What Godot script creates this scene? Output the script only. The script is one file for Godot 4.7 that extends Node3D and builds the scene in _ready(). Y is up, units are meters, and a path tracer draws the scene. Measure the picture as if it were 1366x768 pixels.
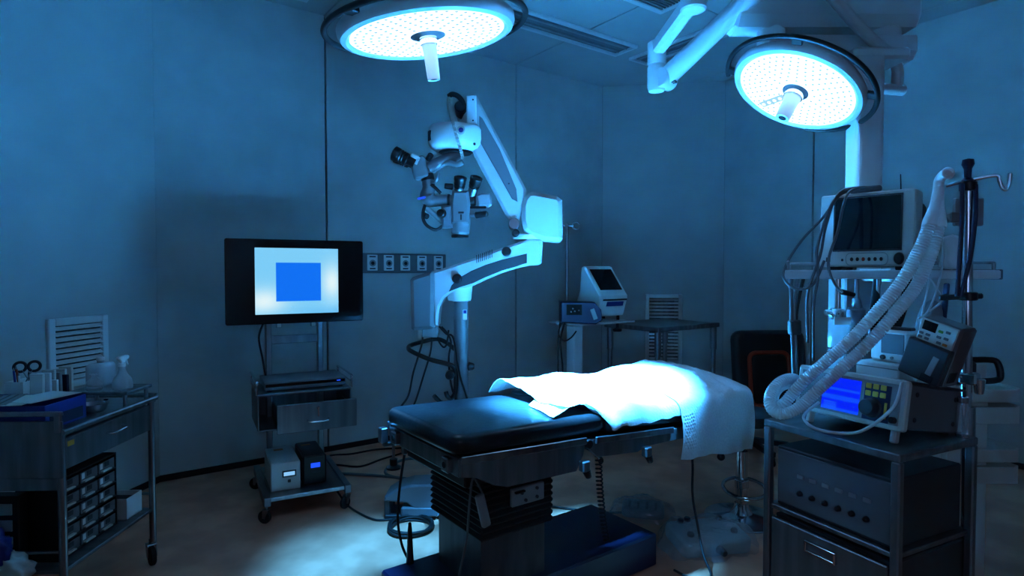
extends Node3D
# An operating room at night: two ceiling lamps burn over the table, everything else is lit by what they throw back.
# World axes follow the room: x along the back wall, -z towards it, y up. Metres.

var M := {}
const LAMP_LIGHT := Color(0.23, 0.655, 1.0)
const EXPOSURE := 16.0  # the camera is opened this far; every source below is given in seen brightness and divided by it

func _ready() -> void:
	# ---------- camera ----------
	var cam := Camera3D.new()
	cam.name = "camera"
	add_child(cam)
	cam.position = Vector3(0, 1.3, 0)
	cam.rotation_degrees = Vector3(-1.59, -36.1, 0)
	cam.fov = 2.0 * rad_to_deg(atan(384.0 / 793.0))
	cam.near = 0.02
	cam.far = 60.0
	cam.current = true
	# ---------- surroundings and exposure ----------
	var env := Environment.new()
	env.background_mode = Environment.BG_COLOR
	env.background_color = Color(0.30, 0.33, 0.38)
	env.background_energy_multiplier = 0.5 / EXPOSURE
	env.tonemap_mode = Environment.TONE_MAPPER_LINEAR
	env.tonemap_exposure = EXPOSURE
	env.sdfgi_enabled = true
	env.ssao_enabled = true
	env.ssil_enabled = true
	var we := WorldEnvironment.new()
	we.name = "surroundings"
	we.environment = env
	add_child(we)
	# ---------- dim daylight through the window in the left wall, behind the camera ----------
	var wl := AreaLight3D.new()
	wl.name = "window_daylight"
	add_child(wl)
	wl.position = Vector3(-0.38, 1.55, 1.12)
	wl.rotation_degrees.y = -90.0
	wl.area_size = Vector2(1.3, 1.1)
	wl.light_color = Color(0.70, 0.80, 1.0)
	wl.light_energy = 0.60 / EXPOSURE
	wl.area_range = 12.0
	wl.area_attenuation = 2.0
	wl.shadow_enabled = true
	# ---------- the two beams; each lamp's face glows in surgical_lamp() ----------
	beam("surgical_beam", Vector3(1.0, 2.122, -1.87), Vector3(0.41, -0.960, -0.04), 640.0, 11.3, 1.0)
	beam("surgical_beam_rim", Vector3(1.0, 2.122, -1.87), Vector3(0.02, -0.950, -0.265), 27.0, 13.5, 0.55)
	beam("surgical_beam_001", Vector3(2.432, 2.056, -1.32), Vector3(-0.25, -0.870, -0.425), 400.0, 12.0, 0.9)
	make_materials()
	print("materials")
	build_room()
	build_ceiling_fittings()
	surgical_lamps()
	pendant()
	print("room")
	operating_table()
	drape()
	microscope()
	print("table and microscope")
	television_cart()
	left_trolley()
	wall_fittings()
	back_table()
	floor_things()
	print("carts")
	right_cart()
	hose_and_pole()
	monitor_shelf_things()
	cables()
	print("done")

func beam(called: String, at: Vector3, dir: Vector3, energy: float, angle: float, soft: float) -> void:
	var s := SpotLight3D.new()
	s.name = called
	add_child(s)
	s.position = at + dir.normalized() * 0.17
	s.basis = Basis.looking_at(dir.normalized(), Vector3(0, 0, 1))
	s.light_color = LAMP_LIGHT
	s.light_energy = energy / EXPOSURE
	s.light_size = 0.15
	s.spot_angle = angle
	s.spot_angle_attenuation = soft
	s.spot_range = 12.0
	s.spot_attenuation = 2.0
	s.shadow_enabled = true

# ---------------------------------------------------------------- helpers
func mb() -> SurfaceTool:
	var st := SurfaceTool.new()
	st.begin(Mesh.PRIMITIVE_TRIANGLES)
	st.set_smooth_group(-1)
	return st

func tri(st: SurfaceTool, a: Vector3, b: Vector3, c: Vector3, out: Vector3) -> void:
	if (b - a).cross(c - a).dot(out) > 0.0:
		st.add_vertex(a); st.add_vertex(c); st.add_vertex(b)
	else:
		st.add_vertex(a); st.add_vertex(b); st.add_vertex(c)

func quad(st: SurfaceTool, a: Vector3, b: Vector3, c: Vector3, d: Vector3, out: Vector3) -> void:
	tri(st, a, b, c, out)
	tri(st, a, c, d, out)

func box(st: SurfaceTool, c: Vector3, s: Vector3, b := 0.0, ba := Basis()) -> void:
	st.set_smooth_group(-1)
	var h := s * 0.5
	b = minf(b, minf(h.x, minf(h.y, h.z)) * 0.95)
	if b <= 0.0:
		for ax in 3:
			for sg in [-1.0, 1.0]:
				var n := Vector3.ZERO
				n[ax] = sg
				var p: Array[Vector3] = []
				for k in [[-1, -1], [1, -1], [1, 1], [-1, 1]]:
					var v := Vector3.ZERO
					v[ax] = sg * h[ax]
					v[(ax + 1) % 3] = k[0] * h[(ax + 1) % 3]
					v[(ax + 2) % 3] = k[1] * h[(ax + 2) % 3]
					p.append(c + ba * v)
				quad(st, p[0], p[1], p[2], p[3], ba * n)
		return
	var vx := func(sx: float, sy: float, sz: float, ax: int) -> Vector3:
		var v := Vector3(sx * (h.x - b), sy * (h.y - b), sz * (h.z - b))
		v[ax] = signf([sx, sy, sz][ax]) * h[ax]
		return c + ba * v
	var sgn := [-1.0, 1.0]
	for ax in 3:
		for sg in sgn:
			var p: Array[Vector3] = []
			for k in [[-1.0, -1.0], [1.0, -1.0], [1.0, 1.0], [-1.0, 1.0]]:
				var q := [0.0, 0.0, 0.0]
				q[ax] = sg
				q[(ax + 1) % 3] = k[0]
				q[(ax + 2) % 3] = k[1]
				p.append(vx.call(q[0], q[1], q[2], ax))
			var n := Vector3.ZERO
			n[ax] = sg
			quad(st, p[0], p[1], p[2], p[3], ba * n)
	for ax in 3:
		var a1 := (ax + 1) % 3
		var a2 := (ax + 2) % 3
		for s1 in sgn:
			for s2 in sgn:
				var q := [0.0, 0.0, 0.0]
				q[a1] = s1
				q[a2] = s2
				q[ax] = -1.0
				var pa: Vector3 = vx.call(q[0], q[1], q[2], a1)
				var pb: Vector3 = vx.call(q[0], q[1], q[2], a2)
				q[ax] = 1.0
				var pc: Vector3 = vx.call(q[0], q[1], q[2], a2)
				var pd: Vector3 = vx.call(q[0], q[1], q[2], a1)
				var n := Vector3.ZERO
				n[a1] = s1
				n[a2] = s2
				quad(st, pa, pb, pc, pd, ba * n)
	for sx in sgn:
		for sy in sgn:
			for sz in sgn:
				tri(st, vx.call(sx, sy, sz, 0), vx.call(sx, sy, sz, 1), vx.call(sx, sy, sz, 2), ba * Vector3(sx, sy, sz))

func bar(st: SurfaceTool, a: Vector3, b: Vector3, w: float, t: float, bev := 0.0, upv := Vector3.UP) -> void:
	var z := (b - a).normalized()
	if absf(z.dot(upv)) > 0.98:
		upv = Vector3.RIGHT
	var x := upv.cross(z).normalized()
	box(st, (a + b) * 0.5, Vector3(w, t, a.distance_to(b)), bev, Basis(x, z.cross(x), z))

func tube(st: SurfaceTool, pts: Array, r, sides := 8, caps := true, facets := false) -> void:
	var n := pts.size()
	var rings: Array = []
	var tn: Vector3 = (pts[1] - pts[0]).normalized()
	var u: Vector3 = tn.cross(Vector3(0.31, 0.9, 0.17)).normalized()
	for i in n:
		var t: Vector3
		if i == 0:
			t = (pts[1] - pts[0])
		elif i == n - 1:
			t = (pts[n - 1] - pts[n - 2])
		else:
			t = (pts[i + 1] - pts[i]).normalized() + (pts[i] - pts[i - 1]).normalized()
		t = t.normalized()
		u = (u - t * u.dot(t)).normalized()
		var v := t.cross(u)
		var rr: float = r[i] if r is Array else r
		var ring: Array[Vector3] = []
		for k in sides:
			var an := TAU * k / sides
			ring.append(pts[i] + (u * cos(an) + v * sin(an)) * rr)
		rings.append(ring)
	st.set_smooth_group(1)
	for i in n - 1:
		if facets:
			st.set_smooth_group(1 + i % 2)
		for k in sides:
			var k2 := (k + 1) % sides
			var a: Vector3 = rings[i][k]
			var b: Vector3 = rings[i][k2]
			var c: Vector3 = rings[i + 1][k2]
			var d: Vector3 = rings[i + 1][k]
			st.add_vertex(a); st.add_vertex(c); st.add_vertex(b)
			st.add_vertex(a); st.add_vertex(d); st.add_vertex(c)
	if caps:
		st.set_smooth_group(-1)
		for e in [0, n - 1]:
			var out: Vector3 = (pts[0] - pts[1]) if e == 0 else (pts[n - 1] - pts[n - 2])
			for k in range(1, sides - 1):
				tri(st, rings[e][0], rings[e][k], rings[e][k + 1], out)

func lathe(st: SurfaceTool, prof: Array, xf := Transform3D(), seg := 24) -> void:
	# prof: Vector2(radius, height) from bottom to top along the local y axis
	var grp := 2
	for i in prof.size() - 1:
		var a: Vector2 = prof[i]
		var b: Vector2 = prof[i + 1]
		if i > 0:
			var d0: Vector2 = (a - prof[i - 1]).normalized()
			var d1: Vector2 = (b - a).normalized()
			if d0.dot(d1) < 0.8:
				grp = 5 - grp
		st.set_smooth_group(grp)
		for k in seg:
			var t0 := TAU * k / seg
			var t1 := TAU * (k + 1) / seg
			var p0 := xf * Vector3(a.x * cos(t0), a.y, a.x * sin(t0))
			var p1 := xf * Vector3(a.x * cos(t1), a.y, a.x * sin(t1))
			var p2 := xf * Vector3(b.x * cos(t1), b.y, b.x * sin(t1))
			var p3 := xf * Vector3(b.x * cos(t0), b.y, b.x * sin(t0))
			if a.x > 0.00001:
				st.add_vertex(p0); st.add_vertex(p1); st.add_vertex(p2)
			if b.x > 0.00001:
				st.add_vertex(p0); st.add_vertex(p2); st.add_vertex(p3)

func cyl(st: SurfaceTool, a: Vector3, b: Vector3, r: float, seg := 20, r2 := -1.0, bev := 0.0) -> void:
	if r2 < 0.0:
		r2 = r
	var L := a.distance_to(b)
	var xf := along(a, b)
	if bev > 0.0:
		lathe(st, [Vector2(0, 0), Vector2(r - bev, 0), Vector2(r, bev), Vector2(r2, L - bev), Vector2(r2 - bev, L), Vector2(0, L)], xf, seg)
	else:
		lathe(st, [Vector2(0, 0), Vector2(r, 0), Vector2(r2, L), Vector2(0, L)], xf, seg)

func along(a: Vector3, b: Vector3) -> Transform3D:
	var y := (b - a).normalized()
	var x := y.cross(Vector3(0.12, 0.31, 0.94)).normalized()
	return Transform3D(Basis(x, y, x.cross(y)), a)

func prism(st: SurfaceTool, pts: Array, d: float, xf := Transform3D(), bev := 0.0) -> void:
	# a polygon in the local xy plane, extruded from -d/2 to d/2 along z, its rim bevelled
	var pg := PackedVector2Array(pts)
	var ccw := not Geometry2D.is_polygon_clockwise(pg)
	var n := pg.size()
	var ins := PackedVector2Array()
	for i in n:
		var e0 := (pg[i] - pg[(i + n - 1) % n]).normalized()
		var e1 := (pg[(i + 1) % n] - pg[i]).normalized()
		var m0 := Vector2(-e0.y, e0.x)
		var m1 := Vector2(-e1.y, e1.x)
		var m := m0 + m1
		m = m / maxf(0.5, 1.0 + m0.dot(m1))
		ins.append(pg[i] + m * (bev if ccw else -bev))
	var zs := d * 0.5
	var layers := []
	if bev > 0.0:
		layers = [[ins, -zs], [pg, -zs + bev], [pg, zs - bev], [ins, zs]]
	else:
		layers = [[pg, -zs], [pg, zs]]
	st.set_smooth_group(-1)
	for L in layers.size() - 1:
		for i in n:
			var j := (i + 1) % n
			var e := pg[j] - pg[i]
			var nn := Vector2(e.y, -e.x) if ccw else Vector2(-e.y, e.x)
			var zz := 0.0
			if bev > 0.0:
				zz = [-1.0, 0.0, 1.0][L] * nn.length()
			var A: PackedVector2Array = layers[L][0]
			var B: PackedVector2Array = layers[L + 1][0]
			var za: float = layers[L][1]
			var zb: float = layers[L + 1][1]
			quad(st, xf * Vector3(A[i].x, A[i].y, za), xf * Vector3(A[j].x, A[j].y, za), xf * Vector3(B[j].x, B[j].y, zb), xf * Vector3(B[i].x, B[i].y, zb), xf.basis * Vector3(nn.x, nn.y, zz))
	var idx := Geometry2D.triangulate_polygon(pg)
	for e in [-1.0, 1.0]:
		var C: PackedVector2Array = layers[0][0] if e < 0 else layers[layers.size() - 1][0]
		for i in range(0, idx.size(), 3):
			tri(st, xf * Vector3(C[idx[i]].x, C[idx[i]].y, e * zs), xf * Vector3(C[idx[i + 1]].x, C[idx[i + 1]].y, e * zs), xf * Vector3(C[idx[i + 2]].x, C[idx[i + 2]].y, e * zs), xf.basis * Vector3(0, 0, e))

func rrect(w: float, h: float, r: float, c := Vector2.ZERO, seg := 4) -> Array:
	var o := []
	for q in 4:
		var cc := Vector2([1, -1, -1, 1][q] * (w * 0.5 - r), [1, 1, -1, -1][q] * (h * 0.5 - r))
		for k in seg + 1:
			var an := PI * 0.5 * q + PI * 0.5 * k / seg
			o.append(c + cc + Vector2(cos(an), sin(an)) * r)
	return o

func ball(st: SurfaceTool, c: Vector3, r: Vector3, seg := 16, ba := Basis()) -> void:
	var prof := []
	var m := maxi(6, seg / 2)
	for i in m + 1:
		var an := -PI * 0.5 + PI * i / m
		prof.append(Vector2(cos(an) if i > 0 and i < m else 0.0, sin(an)))
	lathe(st, prof, Transform3D(ba * Basis.from_scale(r), c), seg)

func torus(st: SurfaceTool, c: Vector3, R: float, r: float, ba := Basis(), a0 := 0.0, a1 := TAU, seg := 40, sides := 8) -> void:
	var p := []
	for i in seg + 1:
		var an := a0 + (a1 - a0) * i / seg
		p.append(c + ba * Vector3(cos(an) * R, 0, sin(an) * R))
	tube(st, p, r, sides, a1 - a0 < TAU - 0.01)

func curve(p: Array, per := 8) -> Array:
	var o := []
	for i in p.size() - 1:
		var a: Vector3 = p[maxi(i - 1, 0)]
		var b: Vector3 = p[i]
		var c: Vector3 = p[i + 1]
		var d: Vector3 = p[mini(i + 2, p.size() - 1)]
		for k in per:
			o.append(b.cubic_interpolate(c, a, d, float(k) / per))
	o.append(p[p.size() - 1])
	return o

func sheet(st: SurfaceTool, f: Callable, nu: int, nv: int, grp := 1) -> void:
	# a smooth surface f(u, v), u and v from 0 to 1
	var g := []
	for i in nu + 1:
		var row: Array[Vector3] = []
		for j in nv + 1:
			row.append(f.call(float(i) / nu, float(j) / nv))
		g.append(row)
	st.set_smooth_group(grp)
	for i in nu:
		for j in nv:
			st.add_vertex(g[i][j]); st.add_vertex(g[i + 1][j + 1]); st.add_vertex(g[i + 1][j])
			st.add_vertex(g[i][j]); st.add_vertex(g[i][j + 1]); st.add_vertex(g[i + 1][j + 1])

func cloth(st: SurfaceTool, f: Callable, nu: int, nv: int, thick: float) -> void:
	# f(u, v) given a thickness along its normal, closed at its rims
	var top := func(u: float, v: float) -> Vector3: return f.call(u, v)
	var under := func(u: float, v: float) -> Vector3:
		var e := 0.004
		var du: Vector3 = f.call(minf(u + e, 1.0), v) - f.call(maxf(u - e, 0.0), v)
		var dv: Vector3 = f.call(u, minf(v + e, 1.0)) - f.call(u, maxf(v - e, 0.0))
		return f.call(u, v) - dv.cross(du).normalized() * thick
	sheet(st, top, nu, nv, 1)
	sheet(st, func(u: float, v: float) -> Vector3: return under.call(1.0 - u, v), nu, nv, 2)
	for e in [0.0, 1.0]:
		sheet(st, func(u: float, v: float) -> Vector3: return (top if v < 0.5 else under).call(u if e > 0.5 else 1.0 - u, e), nu, 1, 3)
		sheet(st, func(u: float, v: float) -> Vector3: return (top if v < 0.5 else under).call(e, u if e < 0.5 else 1.0 - u), nv, 1, 4)

func screen_quad(st: SurfaceTool, xf: Transform3D, w: float, h: float) -> void:
	# faces +z, with texture coordinates running right and down
	st.set_smooth_group(-1)
	for k in [[-1, 1], [1, 1], [1, -1], [-1, 1], [1, -1], [-1, -1]]:
		st.set_uv(Vector2(0.5 + k[0] * 0.5, 0.5 - k[1] * 0.5))
		st.add_vertex(xf * Vector3(k[0] * w * 0.5, k[1] * h * 0.5, 0))

func uniq(parent: Node, called: String) -> String:
	if parent.get_node_or_null(NodePath(called)) == null:
		return called
	var k := 1
	while parent.get_node_or_null(NodePath("%s_%03d" % [called, k])) != null:
		k += 1
	return "%s_%03d" % [called, k]

func obj(called: String, st: SurfaceTool, m: Material, parent: Node = self) -> MeshInstance3D:
	var o := MeshInstance3D.new()
	o.name = uniq(parent, called)
	st.generate_normals()
	o.mesh = st.commit()
	o.material_override = m
	o.cast_shadow = GeometryInstance3D.SHADOW_CASTING_SETTING_ON
	parent.add_child(o, true)
	return o

func shared(called: String, mesh: Mesh, m: Material, parent: Node, at: Vector3, ba := Basis()) -> MeshInstance3D:
	var o := MeshInstance3D.new()
	o.name = uniq(parent, called)
	o.mesh = mesh
	o.material_override = m
	parent.add_child(o, true)
	o.transform = Transform3D(ba, at)
	return o

func made(st: SurfaceTool) -> ArrayMesh:
	st.generate_normals()
	return st.commit()

func thing(called: String, label: String, category: String, at := Vector3.ZERO, turn := 0.0, group := "") -> Node3D:
	var o := Node3D.new()
	o.name = uniq(self, called)
	add_child(o, true)
	o.position = at
	o.rotation_degrees.y = turn
	return tag(o, label, category, group)

func tag(o: Node3D, label: String, category: String, group := "") -> Node3D:
	o.set_meta("label", label)
	o.set_meta("category", category)
	if group != "":
		o.set_meta("group", group)
	return o

func structure(called: String, st: SurfaceTool, m: Material, label: String, category: String) -> MeshInstance3D:
	var o := obj(called, st, m)
	o.set_meta("kind", "structure")
	tag(o, label, category)
	return o

func pbox(called: String, parent: Node, m: Material, c: Vector3, s: Vector3, b := 0.003, ba := Basis()) -> MeshInstance3D:
	var st := mb()
	box(st, c, s, b, ba)
	return obj(called, st, m, parent)

func ptube(called: String, parent: Node, m: Material, pts: Array, r, sides := 10) -> MeshInstance3D:
	var st := mb()
	tube(st, pts, r, sides)
	return obj(called, st, m, parent)

func pcyl(called: String, parent: Node, m: Material, a: Vector3, b: Vector3, r: float, r2 := -1.0, bev := 0.0, seg := 20) -> MeshInstance3D:
	var st := mb()
	cyl(st, a, b, r, seg, r2, bev)
	return obj(called, st, m, parent)

func caster(parent: Node, at: Vector3, r := 0.045, turn := 0.0, steel := "steel") -> void:
	# wheel resting on the floor at `at`, with fork and stem
	var ba := Basis(Vector3.UP, turn)
	var st := mb()
	var ax := ba * Vector3(0, 0, 1)
	cyl(st, at + Vector3(0, r, 0) - ax * r * 0.28, at + Vector3(0, r, 0) + ax * r * 0.28, r, 18, -1.0, r * 0.12)
	var w := obj("caster", st, M.rubber, parent)
	var f := mb()
	for sg in [-1.0, 1.0]:
		prism(f, [Vector2(-r * 0.15, r * 0.9), Vector2(r * 0.2, r * 0.8), Vector2(r * 0.75, r * 2.15), Vector2(-r * 0.1, r * 2.15)], 0.004, Transform3D(ba, at + ax * sg * r * 0.42))
	box(f, at + ba * Vector3(r * 0.32, r * 2.15, 0), Vector3(r * 0.95, 0.006, r * 0.95), 0.002, ba)
	cyl(f, at + ba * Vector3(r * 0.32, r * 2.1, 0), at + ba * Vector3(r * 0.32, r * 2.75, 0), r * 0.22, 10)
	obj("fork", f, M[steel], w)

# ---------------------------------------------------------------- materials
func tex(seed_: int, freq: float, lo: Color, hi: Color, size := 256, stretch := 1.0, contrast := 1.0) -> ImageTexture:
	var nz := FastNoiseLite.new()
	nz.seed = seed_
	nz.frequency = freq
	nz.fractal_octaves = 4
	var src := nz.get_seamless_image(size, maxi(8, int(size / stretch)))
	if stretch != 1.0:
		src.resize(size, size, Image.INTERPOLATE_BILINEAR)
	var im := Image.create(size, size, true, Image.FORMAT_RGB8)
	for y in size:
		for x in size:
			var v := clampf((src.get_pixel(x, y).r - 0.5) * contrast + 0.5, 0.0, 1.0)
			im.set_pixel(x, y, lo.lerp(hi, v))
	im.generate_mipmaps()
	return ImageTexture.create_from_image(im)

func mat(col: Color, rough := 0.5, metal := 0.0) -> StandardMaterial3D:
	var m := StandardMaterial3D.new()
	m.albedo_color = col
	m.roughness = rough
	m.metallic = metal
	m.cull_mode = BaseMaterial3D.CULL_DISABLED
	return m

func tmat(t: Texture2D, scale: float, rough := 0.5, metal := 0.0, world := true) -> StandardMaterial3D:
	var m := mat(Color.WHITE, rough, metal)
	m.albedo_texture = t
	m.uv1_triplanar = true
	m.uv1_world_triplanar = world
	m.uv1_scale = Vector3.ONE * scale
	return m

func glow(col: Color, energy := 1.0) -> StandardMaterial3D:
	var m := mat(Color(0.05, 0.05, 0.05), 0.3)
	m.emission_enabled = true
	m.emission = col
	m.emission_energy_multiplier = energy / EXPOSURE
	return m

func make_materials() -> void:
	var wall := tex(3, 0.02, Color(0.68, 0.68, 0.675), Color(0.73, 0.73, 0.725), 256, 1.0, 1.4)
	M.wall = tmat(wall, 0.45, 0.62)
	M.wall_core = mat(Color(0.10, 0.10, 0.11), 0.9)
	M.ceiling = tmat(tex(5, 0.02, Color(0.66, 0.66, 0.655), Color(0.71, 0.71, 0.705), 128), 0.4, 0.7)
	M.floor = tmat(tex(7, 0.012, Color(0.78, 0.49, 0.38), Color(0.88, 0.58, 0.46), 512, 1.0, 2.2), 0.45, 0.42)
	M.skirting = mat(Color(0.05, 0.05, 0.06), 0.5)
	M.steel = tmat(tex(11, 0.03, Color(0.50, 0.52, 0.54), Color(0.63, 0.65, 0.67), 256, 12.0), 2.0, 0.32, 1.0, false)
	M.steel_dull = tmat(tex(12, 0.03, Color(0.42, 0.44, 0.46), Color(0.55, 0.57, 0.59), 256, 12.0), 2.0, 0.42, 0.85, false)
	M.chrome = mat(Color(0.82, 0.83, 0.85), 0.12, 1.0)
	M.white = mat(Color(0.86, 0.86, 0.86), 0.38)
	M.offwhite = mat(Color(0.74, 0.74, 0.72), 0.45)
	M.lamp_white = mat(Color(0.80, 0.81, 0.82), 0.28)
	M.lamp_white.clearcoat_enabled = true
	M.lamp_white.clearcoat = 0.5
	M.grey = mat(Color(0.52, 0.53, 0.54), 0.5)
	M.midgrey = mat(Color(0.38, 0.39, 0.41), 0.5)
	M.darkgrey = mat(Color(0.17, 0.175, 0.19), 0.5)
	M.black = mat(Color(0.035, 0.035, 0.04), 0.42)
	M.gloss_black = mat(Color(0.02, 0.02, 0.025), 0.12)
	M.rubber = mat(Color(0.04, 0.04, 0.045), 0.75)
	M.cable = mat(Color(0.03, 0.03, 0.035), 0.6)
	M.cable_grey = mat(Color(0.33, 0.35, 0.37), 0.5)
	M.cable_white = mat(Color(0.75, 0.76, 0.77), 0.4)
	M.vinyl = tmat(tex(17, 0.05, Color(0.075, 0.08, 0.088), Color(0.13, 0.135, 0.145), 256), 4.0, 0.34)
	var creases := tex(18, 0.035, Color.BLACK, Color.WHITE, 256)
	M.vinyl.heightmap_enabled = true
	M.vinyl.heightmap_texture = creases
	M.vinyl.heightmap_scale = 0.05
	M.navy = mat(Color(0.045, 0.06, 0.20), 0.5)
	M.scope = mat(Color(0.68, 0.68, 0.68), 0.36)
	M.scope_grey = mat(Color(0.40, 0.41, 0.42), 0.34)
	M.shell_steel = tmat(tex(14, 0.03, Color(0.28, 0.29, 0.31), Color(0.36, 0.38, 0.40), 256, 12.0), 2.0, 0.5, 0.7, false)
	M.blue_plastic = mat(Color(0.10, 0.18, 0.52), 0.45)
	M.blue_paint = mat(Color(0.06, 0.08, 0.24), 0.45)
	M.paper = mat(Color(0.86, 0.86, 0.84), 0.85)
	M.drape = tmat(tex(23, 0.06, Color(0.80, 0.81, 0.82), Color(0.90, 0.90, 0.90), 256), 5.0, 0.9)
	M.drape.heightmap_enabled = true
	M.drape.heightmap_texture = tex(24, 0.05, Color.BLACK, Color.WHITE, 256)
	M.drape.heightmap_scale = 0.25
	M.orange = mat(Color(0.62, 0.20, 0.07), 0.6)
	M.yellow = mat(Color(0.80, 0.62, 0.22), 0.55)
	M.amber = mat(Color(0.78, 0.45, 0.16), 0.5)
	M.green = mat(Color(0.35, 0.55, 0.20), 0.6)
	M.clear = mat(Color(0.80, 0.86, 0.90, 0.26), 0.16)
	M.clear.transparency = BaseMaterial3D.TRANSPARENCY_ALPHA
	M.milky = mat(Color(0.80, 0.83, 0.85, 0.62), 0.35)
	M.milky.transparency = BaseMaterial3D.TRANSPARENCY_ALPHA
	M.pane = mat(Color(0.85, 0.9, 0.92, 0.12), 0.03)
	M.pane.transparency = BaseMaterial3D.TRANSPARENCY_ALPHA
	M.lens = mat(Color(0.03, 0.05, 0.10), 0.05)
	M.lamp_face = glow(Color(0.60, 0.80, 1.0), 6.0)
	M.lamp_dot = glow(Color(0.66, 0.87, 0.98), 0.95)
	M.handle = mat(Color(0.95, 0.96, 0.97), 0.5)
	M.hose = mat(Color(0.84, 0.87, 0.88, 0.88), 0.3)
	M.hose.transparency = BaseMaterial3D.TRANSPARENCY_ALPHA
	M.hose.backlight_enabled = true
	M.hose.backlight = Color(0.5, 0.5, 0.5)
	M.glass_dark = mat(Color(0.02, 0.025, 0.03), 0.06)
	M.led_blue = glow(Color(0.1, 0.3, 1.0), 1.2)
	M.led_white = glow(Color(0.55, 0.8, 1.0), 0.9)
	M.dial_hole = mat(Color(0.02, 0.02, 0.02), 0.8)

# ---------------------------------------------------------------- the room
const CEIL := 3.11

func slab(st: SurfaceTool, c: Vector3, s: Vector3, b: float, ba: Basis, hole: Array) -> void:
	# a flat box, with a rectangular hole [along, height, width, height of hole] through it measured from its middle if one is given
	if hole.is_empty():
		box(st, c, s, b, ba)
		return
	var hx: float = hole[0]
	var hy: float = hole[1]
	var l: float = hx - hole[2] * 0.5 + s.x * 0.5
	var r: float = s.x * 0.5 - hx - hole[2] * 0.5
	var d: float = hy - hole[3] * 0.5 + s.y * 0.5
	var u: float = s.y * 0.5 - hy - hole[3] * 0.5
	box(st, c + ba * Vector3(-s.x * 0.5 + l * 0.5, 0, 0), Vector3(l, s.y, s.z), 0.0, ba)
	box(st, c + ba * Vector3(s.x * 0.5 - r * 0.5, 0, 0), Vector3(r, s.y, s.z), 0.0, ba)
	box(st, c + ba * Vector3(hx, -s.y * 0.5 + d * 0.5, 0), Vector3(hole[2], d, s.z), 0.0, ba)
	box(st, c + ba * Vector3(hx, s.y * 0.5 - u * 0.5, 0), Vector3(hole[2], u, s.z), 0.0, ba)

func wall_run(called: String, a: Vector2, b: Vector2, seams: Array, label: String, vent := []) -> MeshInstance3D:
	# a dark core behind flush steel panels with open joints; a and b are the faces' ends in (x, z), the room on the left of a -> b ... normal points inward
	var d := (b - a).normalized()
	var n := Vector2(-d.y, d.x)
	var L := a.distance_to(b)
	var ba := Basis(Vector3(d.x, 0, d.y), Vector3.UP, Vector3(d.x, 0, d.y).cross(Vector3.UP))
	var st := mb()
	var mid := (a + b) * 0.5 - n * 0.08
	var hole := [] if vent.is_empty() else [vent[0] - L * 0.5, vent[1] - CEIL * 0.5, vent[2], vent[3]]
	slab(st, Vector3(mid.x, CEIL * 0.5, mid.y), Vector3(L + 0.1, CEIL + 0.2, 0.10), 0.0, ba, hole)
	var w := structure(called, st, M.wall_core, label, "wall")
	var cuts := [0.0]
	cuts.append_array(seams)
	cuts.append(L)
	for i in cuts.size() - 1:
		var s0: float = cuts[i] + (0.0065 if i > 0 else 0.0)
		var s1: float = cuts[i + 1] - (0.0065 if i < cuts.size() - 2 else 0.0)
		var c := a + d * (s0 + s1) * 0.5 - n * 0.014
		var pm := mb()
		slab(pm, Vector3(c.x, CEIL * 0.5, c.y), Vector3(s1 - s0, CEIL, 0.028), 0.002, ba, hole)
		obj("panel", pm, M.wall, w)
	return w

func skirt(called: String, a: Vector2, b: Vector2) -> void:
	var d := (b - a).normalized()
	var n := Vector2(-d.y, d.x)
	var c := (a + b) * 0.5 + n * 0.004
	var st := mb()
	box(st, Vector3(c.x, 0.02, c.y), Vector3(a.distance_to(b), 0.04, 0.008), 0.002, Basis(Vector3(d.x, 0, d.y), Vector3.UP, Vector3(d.x, 0, d.y).cross(Vector3.UP)))
	structure(called, st, M.skirting, "thin dark strip where the " + called.replace("baseboard_", "").replace("_", " ") + " wall meets the floor", "baseboard")

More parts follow.
